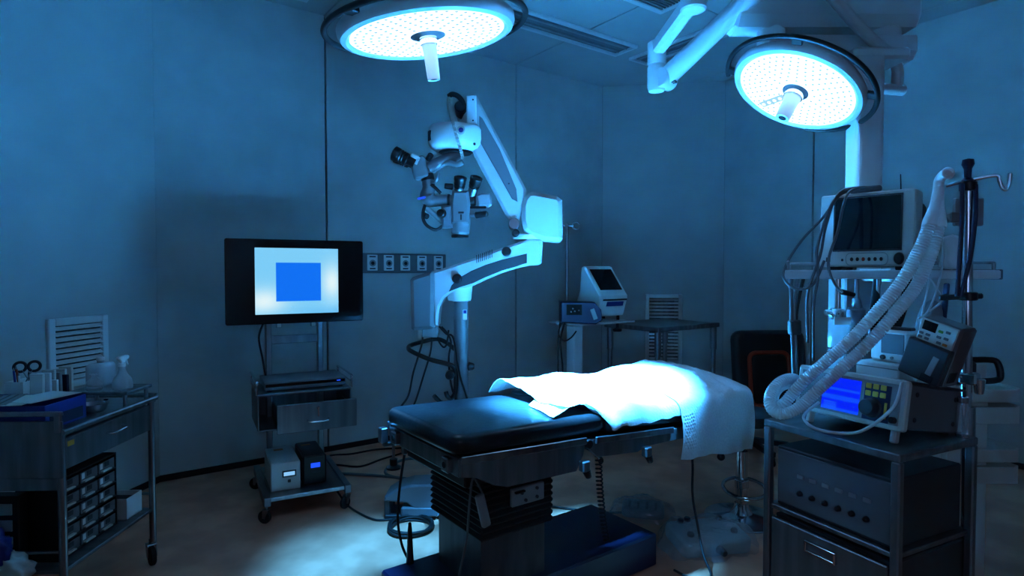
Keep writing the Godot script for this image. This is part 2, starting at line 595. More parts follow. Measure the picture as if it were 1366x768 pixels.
func build_room() -> void:
	var st := mb()
	box(st, Vector3(2.28, -0.05, -1.11), Vector3(5.9, 0.10, 6.6))
	structure("floor", st, M.floor, "smooth beige vinyl floor of the operating room", "floor")
	var L0 := Vector2(-0.43, 0.25)
	var L1 := Vector2(-0.43, -3.41)
	var A := Vector2(0.386, -4.225)
	var B := Vector2(4.18, -4.225)
	var C := Vector2(4.995, -3.41)
	var D := Vector2(4.995, 2.0)
	wall_run("wall_left", L0, L1, [1.66], "pale panelled wall at the far left of the room")
	wall_run("wall_left_corner", L1, A, [], "slanting pale wall panel carrying the small louvred vent", [0.593, 0.885, 0.295, 0.30])
	wall_run("wall_back", A, B, [1.055, 2.739], "pale panelled wall behind the screen and the microscope")
	wall_run("wall_right_corner", B, C, [], "slanting pale wall panel behind the grey steel table", [0.597, 0.74, 0.29, 0.62])
	wall_run("wall_right", C, D, [0.85, 2.52, 4.2], "pale panelled wall behind the equipment on the right")
	skirt("baseboard_left", L0, L1)
	skirt("baseboard_left_corner", L1, A)
	skirt("baseboard_back", A, B)
	skirt("baseboard_right_corner", B, C)
	skirt("baseboard_right", C, D)
	# the wall behind the camera, and the end of the left wall with a window in it
	var wf := mb()
	box(wf, Vector3(2.285, 1.555, 2.05), Vector3(5.63, 3.31, 0.1))
	structure("wall_front", wf, M.wall, "plain pale wall behind the viewer", "wall")
	var wn := mb()
	for q in [[1.555, 3.31, 0.32, 0.14], [1.555, 3.31, 1.885, 0.23], [0.45, 1.1, 1.08, 1.38], [2.655, 1.11, 1.08, 1.38]]:
		box(wn, Vector3(-0.48, q[0], q[2]), Vector3(0.1, q[1], q[3]))
	structure("wall_left_window", wn, M.wall, "pale end of the left wall with a window, behind the viewer", "wall")
	var fr := mb()
	for y in [1.02, 2.08]:
		box(fr, Vector3(-0.47, y, 1.08), Vector3(0.12, 0.05, 1.38), 0.004)
	for z in [0.41, 1.08, 1.75]:
		box(fr, Vector3(-0.47, 1.55, z), Vector3(0.12, 1.1, 0.05), 0.004)
	var w := structure("window_1", fr, M.grey, "two-pane window in the left wall behind the viewer", "window")
	for z in [0.745, 1.415]:
		pbox("pane", w, M.pane, Vector3(-0.48, 1.55, z), Vector3(0.006, 1.05, 0.62), 0.0)
	# ceiling: dark core above flush panels
	var cc := mb()
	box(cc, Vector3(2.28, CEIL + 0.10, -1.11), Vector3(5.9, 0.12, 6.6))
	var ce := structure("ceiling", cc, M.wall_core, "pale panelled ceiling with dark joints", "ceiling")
	var xs := [-0.53, -0.23, 1.44, 3.125, 4.785, 5.1]
	var zs := [-4.33, -2.575, -0.9, 0.77, 2.1]
	for i in xs.size() - 1:
		for j in zs.size() - 1:
			var cx: float = (xs[i] + xs[i + 1]) * 0.5
			var cz: float = (zs[j] + zs[j + 1]) * 0.5
			pbox("ceiling_panel", ce, M.ceiling, Vector3(cx, CEIL + 0.02, cz), Vector3(xs[i + 1] - xs[i] - 0.010, 0.04, zs[j + 1] - zs[j] - 0.010), 0.002)

func troffer(called: String, label: String, c: Vector3, length: float, width: float, turn: float) -> void:
	var t := thing(called, label, "ceiling light", c, turn, "switched-off ceiling lights")
	var f := mb()
	for sg in [-1.0, 1.0]:
		box(f, Vector3(0, -0.012, sg * (width * 0.5 - 0.014)), Vector3(length, 0.024, 0.028), 0.004)
		box(f, Vector3(sg * (length * 0.5 - 0.014), -0.012, 0), Vector3(0.028, 0.024, width - 0.056), 0.004)
	obj("frame", f, M.lamp_white, t)
	pbox("tray", t, M.midgrey, Vector3(0, -0.003, 0), Vector3(length - 0.05, 0.006, width - 0.05), 0.0)
	for k in 2:
		pcyl("lamp_tube", t, M.grey, Vector3(-length * 0.5 + 0.05, -0.014, (k - 0.5) * width * 0.36), Vector3(length * 0.5 - 0.05, -0.014, (k - 0.5) * width * 0.36), 0.009, -1.0, 0.0, 10)

func build_ceiling_fittings() -> void:
	troffer("ceiling_light", "long switched-off ceiling light to the right of the left surgical lamp", Vector3(2.84, CEIL, -3.415), 1.62, 0.25, 0.0)
	troffer("ceiling_light", "switched-off ceiling light running behind the bent lamp arm", Vector3(3.91, CEIL, -2.72), 1.62, 0.23, 90.0)
	troffer("ceiling_light", "switched-off ceiling light cut by the top edge left of the lamps", Vector3(0.45, CEIL, -3.93), 1.62, 0.23, 0.0)
	var g := thing("air_grille", "fine perforated air supply grille in the ceiling at the top edge", "air grille", Vector3(2.46, CEIL, -1.93))
	var f := mb()
	var hw := 0.86
	for sg in [-1.0, 1.0]:
		box(f, Vector3(0, -0.008, sg * (hw - 0.02)), Vector3(hw * 2, 0.016, 0.04), 0.003)
		box(f, Vector3(sg * (hw - 0.02), -0.008, 0), Vector3(0.04, 0.016, hw * 2 - 0.08), 0.003)
	obj("frame", f, M.lamp_white, g)
	var m := mb()
	for k in 64:
		box(m, Vector3(0, -0.006, -hw + 0.05 + k * (hw * 2 - 0.10) / 63.0), Vector3(hw * 2 - 0.08, 0.006, 0.012))
	var p := obj("perforated_sheet", m, M.midgrey, g)
	p.set_meta("kind", "stuff")

# ---------------------------------------------------------------- surgical lamps, ceiling pendant
func lamp_head(t: Node3D, at: Vector3, dir: Vector3, gap_mid: float, gap: float, size := 1.0, grip := 1.0) -> Transform3D:
	# local +y is the back of the head; the face looks along -y
	var y := -dir.normalized()
	var x := y.cross(Vector3(0, 0, 1)).normalized()
	var xf := Transform3D(Basis(x, y, x.cross(y)).scaled(Vector3.ONE * size), at)
	var st := mb()
	lathe(st, [Vector2(0.268, 0.0), Vector2(0.282, -0.008), Vector2(0.298, -0.002), Vector2(0.308, 0.016), Vector2(0.308, 0.034), Vector2(0.296, 0.050), Vector2(0.26, 0.064), Vector2(0.18, 0.078), Vector2(0.09, 0.084), Vector2(0, 0.085)], xf, 64)
	var h := obj("housing", st, M.lamp_white, t)
	h.set_meta("label", "white round lamp housing")
	var fc := mb()
	lathe(fc, [Vector2(0.270, 0.004), Vector2(0.262, 0.001), Vector2(0.058, 0.0)], xf, 64)
	obj("glowing_face", fc, M.lamp_face, t)
	var dots := mb()
	for ring in 7:
		var r := 0.088 + ring * 0.027
		var n := 12 + ring * 6
		for k in n:
			var an := TAU * (k + 0.5 * (ring % 2)) / n
			lathe(dots, [Vector2(0, -0.003), Vector2(0.0050, -0.0025), Vector2(0.0066, 0.0)], xf * Transform3D(Basis(), Vector3(cos(an) * r, -0.0005, sin(an) * r)), 6)
	var dd := obj("lens_dots", dots, M.lamp_dot, t)
	dd.set_meta("kind", "stuff")
	var hub := mb()
	lathe(hub, [Vector2(0.030, -0.006), Vector2(0.052, -0.006), Vector2(0.061, -0.002), Vector2(0.062, 0.004)], xf, 32)
	obj("hub_collar", hub, M.midgrey, t)
	var cf := mb()
	lathe(cf, [Vector2(0.024 * grip, -0.03), Vector2(0.030 * grip, -0.03), Vector2(0.030 * grip, -0.01)], xf, 24)
	obj("handle_ring", cf, M.chrome, t)
	var hd := mb()
	lathe(hd, [Vector2(0.012 * grip, -0.148), Vector2(0.021 * grip, -0.150), Vector2(0.0225 * grip, -0.140), Vector2(0.024 * grip, -0.06), Vector2(0.028 * grip, -0.02)], xf, 24)
	var hh := obj("handle", hd, M.handle, t)
	var he := mb()
	lathe(he, [Vector2(0, -0.1465), Vector2(0.0135 * grip, -0.1465)], xf, 16)
	obj("camera_hole", he, M.dial_hole, hh)
	var rail := mb()
	var pts := []
	for i in 65:
		var an := gap_mid + gap * 0.5 + (TAU - gap) * i / 64.0
		pts.append(xf * Vector3(cos(an) * 0.347, 0.030, sin(an) * 0.347))
	tube(rail, pts, 0.0105, 10)
	var rl := obj("grab_rail", rail, M.black, t)
	for k in 4:
		var an := gap_mid + gap * 0.5 + 0.12 + (TAU - gap - 0.24) * k / 3.0
		var br := mb()
		bar(br, xf * Vector3(cos(an) * 0.29, 0.03, sin(an) * 0.29), xf * Vector3(cos(an) * 0.347, 0.030, sin(an) * 0.347), 0.04, 0.016, 0.003, y)
		obj("rail_bracket", br, M.black, rl)
	return xf

func surgical_lamps() -> void:
	# right lamp, hung from the ceiling column by the folded arm
	var t := thing("surgical_lamp", "round surgical lamp on the right, tilted, with a dark rail and the bent white arm", "surgical lamp", Vector3.ZERO, 0.0, "surgical lamps")
	var hub := Vector3(2.04, 0, -1.545)
	var P2 := Vector3(2.428, 2.047, -1.324)
	var d2 := Vector3(-0.461, -0.870, -0.174)
	var xf2 := lamp_head(t, P2, d2, 5.10, 1.66, 0.87, 1.5)
	# strip of small sensors between hub and rim
	var ss := mb()
	var sd := Vector3(cos(5.0), 0, sin(5.0))
	bar(ss, xf2 * (sd * 0.07 - Vector3(0, 0.003, 0)), xf2 * (sd * 0.235 - Vector3(0, 0.003, 0)), 0.034, 0.003, 0.001, xf2.basis.y.normalized())
	var sso := obj("sensor_strip", ss, M.lamp_dot, t)
	for k in 4:
		var sp := mb()
		lathe(sp, [Vector2(0, -0.003), Vector2(0.008, -0.0025), Vector2(0.009, 0.0)], xf2 * Transform3D(Basis(), sd * (0.10 + k * 0.038) - Vector3(0, 0.005, 0)), 12)
		obj("sensor", sp, M.lamp_face, sso)
	pcyl("ceiling_column", t, M.lamp_white, Vector3(hub.x, 2.36, hub.z), Vector3(hub.x, CEIL, hub.z), 0.052, -1.0, 0.006, 32)
	pcyl("ceiling_flange", t, M.lamp_white, Vector3(hub.x, CEIL - 0.05, hub.z), Vector3(hub.x, CEIL, hub.z), 0.14, -1.0, 0.01, 40)
	var elb := Vector3(2.274, 2.30, -1.932)
	var a1 := mb()
	bar(a1, Vector3(hub.x, 2.405, hub.z), elb + Vector3(0.02, 0.07, -0.03), 0.062, 0.075, 0.014)
	obj("upper_arm", a1, M.lamp_white, t)
	var ej := mb()
	lathe(ej, [Vector2(0, -0.135), Vector2(0.036, -0.13), Vector2(0.044, -0.11), Vector2(0.044, -0.015), Vector2(0.040, -0.012), Vector2(0.040, -0.004), Vector2(0.044, 0.0), Vector2(0.044, 0.10), Vector2(0.03, 0.11), Vector2(0, 0.11)], Transform3D(Basis(), elb), 28)
	obj("elbow_joint", ej, M.lamp_white, t)
	var knu := Vector3(2.40, 2.62, -1.28)
	var lo := elb + Vector3(0.022, -0.075, 0.03)
	var sa := mb()
	tube(sa, [lo, lo.lerp(knu, 0.08), lo.lerp(knu, 0.5), knu], [0.045, 0.047, 0.043, 0.040], 20)
	obj("spring_arm", sa, M.lamp_white, t)
	var hp := mb()
	var ax := (knu - lo).cross(Vector3.UP).normalized()
	cyl(hp, lo - ax * 0.05, lo + ax * 0.05, 0.046, 28, -1.0, 0.004)
	var hpo := obj("hinge_cap", hp, M.lamp_white, t)
	pbox("hinge_slot", hpo, M.black, lo + (knu - lo).normalized() * 0.035 - Vector3(0, 0.040, 0), Vector3(0.03, 0.012, 0.06), 0.003, Basis(Vector3.UP, 0.4))
	pcyl("knuckle", t, M.lamp_white, knu + Vector3(0, 0.05, 0), knu - Vector3(0, 0.07, 0), 0.042, -1.0, 0.006)
	var yk := mb()
	tube(yk, curve([knu - Vector3(0, 0.03, 0), Vector3(2.496, 2.419, -1.212), Vector3(2.649, 2.303, -1.163), Vector3(2.86, 2.235, -1.141), Vector3(2.93, 2.19, -1.137), Vector3(2.945, 2.12, -1.143)], 6), 0.024, 14)
	obj("yoke", yk, M.lamp_white, t)
	pcyl("yoke_pivot", t, M.lamp_white, Vector3(2.98, 2.105, -1.13), xf2 * Vector3(0.0, 0.08, 0.0) + Vector3(0.22, 0.0, 0.05), 0.024, -1.0, 0.004)
	pcyl("tilt_joint", t, M.lamp_white, xf2 * Vector3(0.0, 0.07, 0.0) + Vector3(0.24, 0.0, 0.05), xf2 * Vector3(0.0, 0.075, 0.0), 0.032, -1.0, 0.004)
	# left lamp
	var u := thing("surgical_lamp", "round surgical lamp at the top centre left, seen almost edge on, above the microscope", "surgical lamp", Vector3.ZERO, 0.0, "surgical lamps")
	var P1 := Vector3(1.0, 2.122, -1.87)
	var xf1 := lamp_head(u, P1, Vector3(0.166, -0.986, -0.016), 5.32, 1.92)
	var b1 := Vector3(1.42, 2.62, -1.68)
	var jt := mb()
	tube(jt, curve([xf1 * Vector3(0, 0.08, 0), xf1 * Vector3(0.02, 0.16, 0), Vector3(1.16, 2.34, -1.80), Vector3(1.30, 2.50, -1.73), b1], 6), 0.026, 14)
	obj("yoke", jt, M.lamp_white, u)
	pcyl("back_plate", u, M.lamp_white, xf1 * Vector3(0, 0.09, 0), xf1 * Vector3(0, 0.135, 0), 0.10, 0.07, 0.01, 32)
	pcyl("knuckle", u, M.lamp_white, b1 - Vector3(0, 0.06, 0), b1 + Vector3(0, 0.10, 0), 0.045, -1.0, 0.006)
	var ha := mb()
	bar(ha, b1 + Vector3(0, 0.05, 0), Vector3(hub.x - 0.05, 2.80, hub.z - 0.015), 0.07, 0.085, 0.014)
	obj("upper_arm", ha, M.lamp_white, u)

func pendant() -> void:
	# the ceiling pendant that carries the monitor shelf
	var t := thing("ceiling_pendant", "pale blue-grey ceiling pendant with two stacked arms, a drop column and a shelf", "equipment pendant")
	var col := Vector3(2.716, 0, -1.176)
	var dirn := Vector3(0.808, 0, 0.589)
	var ba := Basis(dirn, Vector3.UP, dirn.cross(Vector3.UP))
	# upper arm, its underside bevelled
	var a := mb()
	var prof := [Vector2(-0.085, 0.07), Vector2(0.085, 0.07), Vector2(0.085, -0.02), Vector2(0.055, -0.065), Vector2(-0.055, -0.065), Vector2(-0.085, -0.02)]
	var mid := Vector3(2.70, 2.435, -1.36)
	prism(a, prof, 0.80, Transform3D(Basis(dirn.cross(Vector3.UP), Vector3.UP, -dirn), mid), 0.012)
	obj("upper_arm", a, M.lamp_white, t)
	var b := mb()
	var mid2 := Vector3(2.751, 2.285, -1.322)
	prism(b, [Vector2(-0.07, 0.045), Vector2(0.07, 0.045), Vector2(0.07, -0.02), Vector2(0.045, -0.055), Vector2(-0.045, -0.055), Vector2(-0.07, -0.02)], 0.66, Transform3D(Basis(dirn.cross(Vector3.UP), Vector3.UP, -dirn), mid2), 0.010)
	obj("lower_arm", b, M.lamp_white, t)
	pcyl("arm_pivot", t, M.lamp_white, Vector3(2.93, 2.31, -1.19), Vector3(2.93, 2.38, -1.19), 0.065, -1.0, 0.006, 28)
	pcyl("ceiling_tube", t, M.lamp_white, Vector3(2.45, 2.49, -1.54), Vector3(2.45, CEIL, -1.54), 0.075, -1.0, 0.0, 28)
	pcyl("ceiling_tube", t, M.lamp_white, Vector3(2.52, 2.31, -1.49), Vector3(2.52, 2.39, -1.49), 0.06, -1.0, 0.0, 28)
	# drop column
	var c := mb()
	prism(c, rrect(0.118, 0.10, 0.02), 1.16, Transform3D(Basis(ba.x, ba.z, -Vector3.UP), Vector3(col.x, 1.62, col.z)), 0.002)
	obj("drop_column", c, M.lamp_white, t)
	pbox("column_head", t, M.lamp_white, Vector3(col.x + 0.06, 2.215, col.z + 0.0), Vector3(0.24, 0.05, 0.16), 0.012, ba)
	pbox("column_foot", t, M.grey, Vector3(col.x - 0.03, 1.07, col.z - 0.02), Vector3(0.15, 0.42, 0.14), 0.008, ba)

# ---------------------------------------------------------------- shapes with soft edges
func cushion(st: SurfaceTool, w: float, d: float, h: float, rc: float, re: float, xf := Transform3D(), puff := 0.0) -> void:
	# footprint w by d in the local xz plane, standing on y = 0, all edges rounded
	var rings := []
	var steps := 4
	for i in steps + 1:
		var an := PI * 0.5 * i / steps
		rings.append([re * (1.0 - sin(an)), re * (1.0 - cos(an))])
	for i in steps + 1:
		var an := PI * 0.5 * (1.0 - float(i) / steps)
		rings.append([re * (1.0 - sin(an)), h - re * (1.0 - cos(an))])
	var L := []
	for r in rings:
		var ring: Array[Vector3] = []
		for p in rrect(w - 2.0 * r[0], d - 2.0 * r[0], maxf(rc - r[0], 0.002)):
			ring.append(xf * Vector3(p.x, r[1], p.y))
		L.append(ring)
	st.set_smooth_group(1)
	var n: int = L[0].size()
	for i in L.size() - 1:
		for k in n:
			var k2 := (k + 1) % n
			st.add_vertex(L[i][k]); st.add_vertex(L[i][k2]); st.add_vertex(L[i + 1][k2])
			st.add_vertex(L[i][k]); st.add_vertex(L[i + 1][k2]); st.add_vertex(L[i + 1][k])
	var top := xf * Vector3(0, h + puff, 0)
	var bot := xf * Vector3(0, 0, 0)
	for k in n:
		var k2 := (k + 1) % n
		tri(st, top, L[L.size() - 1][k], L[L.size() - 1][k2], xf.basis.y)
		tri(st, bot, L[0][k], L[0][k2], -xf.basis.y)

func rebase(t: Node3D, at: Vector3) -> void:
	# moves the origin of a thing to its base while its parts stay where they are
	t.position = at
	for c in t.get_children():
		c.position -= at

# ---------------------------------------------------------------- operating table
func operating_table() -> void:
	var t := thing("operating_table", "black padded operating table on a boxy column in the middle of the room", "operating table")
	var b := mb()
	box(b, Vector3(1.49, 0.0715, -1.93), Vector3(1.12, 0.143, 0.42), 0.008)
	obj("base", b, M.navy, t).set_meta("label", "dark navy covered base block on the floor")
	pbox("column", t, M.shell_steel, Vector3(1.295, 0.26, -1.918), Vector3(0.293, 0.24, 0.315), 0.004)
	var bl := mb()
	for k in 9:
		box(bl, Vector3(1.285, 0.362 + k * 0.0235, -1.905), Vector3(0.335, 0.0232, 0.378), 0.0105)
	obj("bellows", bl, M.rubber, t)
	# control plate on the column
	var cp := pbox("control_panel", t, M.grey, Vector3(1.315, 0.487, -1.708), Vector3(0.150, 0.066, 0.016), 0.004)
	for p in [[1.283, 0.500], [1.352, 0.504], [1.300, 0.470], [1.352, 0.472]]:
		pcyl("button", cp, M.darkgrey, Vector3(p[0], p[1], -1.701), Vector3(p[0], p[1], -1.693), 0.006, -1.0, 0.001, 12)
	pbox("lever", cp, M.black, Vector3(1.270, 0.508, -1.692), Vector3(0.044, 0.008, 0.012), 0.002)
	# frame under the head section: side plates, end bar, clamps
	var tilt := -0.050
	for sd in [[-1.662, 1.0], [-2.202, -1.0]]:
		var sp := mb()
		prism(sp, [Vector2(1.0, 0.688), Vector2(1.56, 0.660), Vector2(1.545, 0.600), Vector2(1.51, 0.545), Vector2(1.19, 0.553), Vector2(1.13, 0.572), Vector2(1.06, 0.612), Vector2(1.0, 0.625)], 0.014, Transform3D(Basis(), Vector3(0, 0, sd[0])), 0.003)
		obj("side_plate", sp, M.steel_dull, t)
		var rl := mb()
		bar(rl, Vector3(0.995, 0.684, sd[0] + sd[1] * 0.016), Vector3(1.55, 0.657, sd[0] + sd[1] * 0.016), 0.010, 0.026, 0.002)
		obj("side_rail", rl, M.steel, t)
		var s2 := mb()
		prism(s2, [Vector2(1.575, 0.655), Vector2(2.10, 0.618), Vector2(2.62, 0.590), Vector2(2.62, 0.555), Vector2(2.10, 0.566), Vector2(1.90, 0.572), Vector2(1.85, 0.557), Vector2(1.62, 0.578), Vector2(1.58, 0.61)], 0.014, Transform3D(Basis(), Vector3(0, 0, sd[0])), 0.003)
		obj("side_plate", s2, M.steel_dull, t)
		var r2 := mb()
		bar(r2, Vector3(1.60, 0.650, sd[0] + sd[1] * 0.016), Vector3(2.06, 0.618, sd[0] + sd[1] * 0.016), 0.010, 0.026, 0.002)
		obj("side_rail", r2, M.steel, t)
		pcyl("hinge", t, M.black, Vector3(1.567, 0.640, sd[0] - 0.014), Vector3(1.567, 0.640, sd[0] + 0.018), 0.019, -1.0, 0.003)
	pbox("end_bar", t, M.steel_dull, Vector3(1.01, 0.652, -1.932), Vector3(0.022, 0.062, 0.53), 0.003)
	for z in [-1.73, -2.13]:
		pbox("end_socket", t, M.steel, Vector3(0.992, 0.652, z), Vector3(0.026, 0.050, 0.045), 0.004)
		pcyl("socket_hole", t, M.dial_hole, Vector3(0.986, 0.652, z), Vector3(0.9775, 0.652, z), 0.011, -1.0, 0.0, 12)
	pbox("under_frame", t, M.black, Vector3(1.30, 0.605, -1.932), Vector3(0.50, 0.09, 0.44), 0.006)
	pbox("under_frame", t, M.black, Vector3(2.08, 0.600, -1.932), Vector3(0.96, 0.045, 0.50), 0.006, Basis(Vector3(0, 0, 1), -0.06))
	# clamp with a hanging screw and black foot at the head end
	var cl := mb()
	box(cl, Vector3(0.985, 0.640, -2.235), Vector3(0.030, 0.060, 0.036), 0.003)
	box(cl, Vector3(1.035, 0.600, -2.235), Vector3(0.10, 0.016, 0.026), 0.002)
	box(cl, Vector3(1.078, 0.575, -2.235), Vector3(0.016, 0.06, 0.026), 0.002)
	var clo := obj("rail_clamp", cl, M.steel, t)
	pcyl("screw", clo, M.steel, Vector3(1.03, 0.60, -2.235), Vector3(1.03, 0.53, -2.235), 0.006, -1.0, 0.0, 10)
	var kn := mb()
	lathe(kn, [Vector2(0, 0), Vector2(0.030, 0.002), Vector2(0.031, 0.010), Vector2(0.016, 0.017), Vector2(0.016, 0.042), Vector2(0, 0.045)], Transform3D(Basis(), Vector3(1.03, 0.492, -2.235)), 20)
	obj("screw_knob", kn, M.black, clo)
	for p in [Vector3(1.535, 0.565, -1.64), Vector3(1.885, 0.557, -1.64), Vector3(2.03, 0.545, -1.90)]:
		var cb := mb()
		box(cb, p, Vector3(0.036, 0.040, 0.030), 0.004)
		var co := obj("rail_clamp", cb, M.steel_dull, t)
		pcyl("screw_knob", co, M.black, p + Vector3(0.01, -0.02, 0.0), p + Vector3(0.02, -0.048, 0.004), 0.016, 0.012, 0.003, 14)
	# padding
	var hp := mb()
	cushion(hp, 0.70, 0.545, 0.072, 0.045, 0.026, Transform3D(Basis(Vector3(0, 0, 1), tilt * 0.6), Vector3(1.328, 0.680, -1.93)), 0.006)
	obj("back_pad", hp, M.vinyl, t)
	var fp := mb()
	cushion(fp, 0.96, 0.53, 0.072, 0.04, 0.026, Transform3D(Basis(Vector3(0, 0, 1), -0.045), Vector3(2.165, 0.632, -1.93)), 0.004)
	obj("leg_pad", fp, M.vinyl, t)
	var jb := mb()
	tube(jb, curve([Vector3(1.60, 0.735, -2.19), Vector3(1.655, 0.728, -2.05), Vector3(1.665, 0.726, -1.93), Vector3(1.655, 0.726, -1.80), Vector3(1.66, 0.70, -1.685)], 6), [0.02, 0.024, 0.028, 0.03, 0.03, 0.03, 0.03, 0.03, 0.03, 0.03, 0.03, 0.03, 0.03, 0.03, 0.03, 0.03, 0.03, 0.03, 0.034, 0.036, 0.038, 0.038, 0.036, 0.032, 0.02], 14)
	obj("pad_roll", jb, M.vinyl, t)
	# coiled cord hanging under the leg section
	var cc := mb()
	var hx := []
	for i in 24 * 10 + 1:
		var an := TAU * i / 10.0
		var f := i / 240.0
		hx.append(Vector3(1.765 + 0.05 * f * f + 0.013 * cos(an), 0.565 - 0.425 * f, -1.80 + 0.013 * sin(an)))
	tube(cc, hx, 0.0036, 6)
	obj("coiled_cord", cc, M.cable, t)
	# hand control hung on the column
	var hc := mb()
	cushion(hc, 0.034, 0.022, 0.12, 0.009, 0.007, Transform3D(Basis(Vector3(0, 0, 1), 0.25), Vector3(1.12, 0.425, -1.685)))
	var hco := obj("hand_control", hc, M.grey, t)
	ptube("cord", hco, M.cable_grey, curve([Vector3(1.105, 0.54, -1.685), Vector3(1.07, 0.60, -1.69), Vector3(1.055, 0.52, -1.69), Vector3(1.05, 0.40, -1.70), Vector3(1.035, 0.28, -1.72), Vector3(1.02, 0.16, -1.74)], 6), 0.004, 6)
	rebase(t, Vector3(1.49, 0, -1.93))

func drape() -> void:
	var nz := FastNoiseLite.new()
	nz.seed = 41
	nz.frequency = 7.0
	var n2 := FastNoiseLite.new()
	n2.seed = 43
	n2.frequency = 2.6
	var hx := [1.44, 1.534, 1.617, 1.793, 2.009, 2.191, 2.416, 2.536, 2.62, 2.70]
	var hy := [0.775, 0.792, 0.818, 0.822, 0.798, 0.812, 0.828, 0.820, 0.800, 0.765]
	var crest := func(x: float) -> float:
		for i in hx.size() - 1:
			if x <= hx[i + 1]:
				var f: float = clampf((x - hx[i]) / (hx[i + 1] - hx[i]), 0.0, 1.0)
				f = f * f * (3.0 - 2.0 * f)
				return lerpf(hy[i], hy[i + 1], f)
		return hy[hy.size() - 1]
	# height over the table at (x, z), and where the near edge lies
	var body := func(x: float, v: float) -> Vector3:
		# v 0 far rim ... 1 near rim
		var z0 := -2.215
		var z1 := -1.646
		var near_y := lerpf(0.735, 0.676, smoothstep(1.58, 1.70, x))
		var z := 0.0
		var y := 0.0
		var top: float = crest.call(x)
		var far_y := top - 0.06
		if v < 0.16:
			var f := v / 0.16
			z = lerpf(z0, z0 + 0.10, f)
			y = lerpf(far_y, top, sin(f * PI * 0.5))
		elif v < 0.80:
			var f := (v - 0.16) / 0.64
			z = lerpf(z0 + 0.10, z1 - 0.06, f)
			y = lerpf(top, lerpf(top, near_y + 0.055, 0.9), f * f * f)
		else:
			var f := (v - 0.80) / 0.20
			z = lerpf(z1 - 0.06, z1, sin(f * PI * 0.5))
			y = lerpf(lerpf(top, near_y + 0.055, 0.9), near_y, f * f)
			if x < 1.62:
				z = lerpf(z1 - 0.06, z1 - 0.035, f)
		y += nz.get_noise_2d(x * 1.0, z * 1.0) * 0.009 + 0.0035 * sin(x * 58.0 + 3.0 * n2.get_noise_2d(x, 4.0)) * smoothstep(0.55, 0.85, v) + n2.get_noise_2d(x, z) * 0.012 * sin(PI * clampf(v * 1.15, 0.0, 1.0))
		return Vector3(x, y, z)
	var t := thing("surgical_drape", "white paper drape spread over the foot half of the operating table", "drape")
	# main sheet: its head-side edge runs askew and curls up at the far corner
	var st := mb()
	cloth(st, func(u: float, v: float) -> Vector3:
		var xl := lerpf(1.515, 1.475, smoothstep(0.0, 0.8, v))
		if v > 0.78:
			xl = lerpf(1.475, 1.69, smoothstep(0.80, 1.0, v))
		var x := lerpf(xl, 2.655, u)
		var p: Vector3 = body.call(x, v)
		var lift := 1.0 - smoothstep(0.0, 0.11, u)
		p.y += lift * (0.030 * (1.0 - smoothstep(0.1, 0.75, v)) + 0.012 * sin(v * 9.0) * (1.0 - v))
		p.x -= lift * 0.03 * (1.0 - smoothstep(0.0, 0.5, v))
		return p, 110, 60, 0.0016)
	obj("sheet", st, M.drape, t)
	# turned-over flap lying on the pad
	var fl := mb()
	cloth(fl, func(u: float, v: float) -> Vector3:
		var x := lerpf(1.47, 1.60, u) - 0.05 * (1.0 - u) * v
		var z := lerpf(-1.90, -1.685, v) - 0.03 * u * v
		var y := 0.758 + 0.035 * sin(u * PI * 0.75) * (1.0 - 0.55 * v) + 0.012 * u
		y += nz.get_noise_2d(x * 1.3, z * 1.3) * 0.006
		return Vector3(x, y, z), 24, 30, 0.0014)
	obj("flap", fl, M.drape, t)
	pcyl("eyelet", t, M.black, Vector3(1.452, 0.7575, -1.703), Vector3(1.452, 0.7635, -1.702), 0.005, -1.0, 0.0, 12)
	# hanging part at the foot end, near side
	var hang := func(u: float, v: float) -> Vector3:
		var x := lerpf(2.108, 2.655, u)
		var q: Vector3 = body.call(x, minf(v / 0.34, 1.0) * 0.45 + 0.55)
		if v <= 0.34:
			q.z += 0.004 * smoothstep(0.1, 0.34, v)
			return q + Vector3(0, 0.004, 0)
		var f := (v - 0.34) / 0.66
		var low := lerpf(0.482, 0.428, u)
		var y: float = lerpf(q.y + 0.004, low, f)
		var z: float = q.z + 0.006 + 0.012 * sin(f * PI) + f * 0.012 * sin(x * 21.0) + 0.006 * f * sin(x * 47.0 + 1.0)
		return Vector3(x + 0.012 * f * (u - 0.3), y, z)
	var hg := mb()
	cloth(hg, hang, 60, 60, 0.0016)
	obj("hanging_panel", hg, M.drape, t)
	# embossed strip down the edge of the hanging part
	var em := mb()
	for i in 5:
		for j in 11:
			var p: Vector3 = hang.call(0.028 + i * 0.026 + (0.013 if j % 2 == 1 else 0.0), 0.37 + j * 0.045)
			ball(em, p, Vector3(0.0062, 0.0075, 0.0035), 8)
	var eo := obj("embossing", em, M.drape, t)
	eo.set_meta("kind", "stuff")
	# hanging part over the foot end
	var he := mb()
	cloth(he, func(u: float, v: float) -> Vector3:
		var z := lerpf(-2.20, -1.648, u)
		var top: Vector3 = body.call(2.65, clampf((z + 2.215) / 0.569, 0.0, 1.0))
		var low := lerpf(0.50, 0.428, u)
		var y := lerpf(top.y + 0.003, low, v)
		return Vector3(2.655 + 0.012 * sin(v * PI * 0.5) + 0.010 * v * sin(z * 24.0), y, z), 40, 24, 0.0016)
	obj("end_panel", he, M.drape, t)
	rebase(t, Vector3(2.1, 0.68, -1.93))

# ---------------------------------------------------------------- surgical microscope on its floor stand
const MK := 0.0041
func g2(u: float, v: float) -> Vector2:
	# side drawing of the microscope: one unit is 4.1 mm; the column stands at u 613, eye level at v 362
	return Vector2((u - 613.0) * MK, 1.3 + (362.0 - v) * MK)

func g3(u: float, v: float, z := 0.0) -> Vector3:
	var p := g2(u, v)
	return Vector3(p.x, p.y, z)

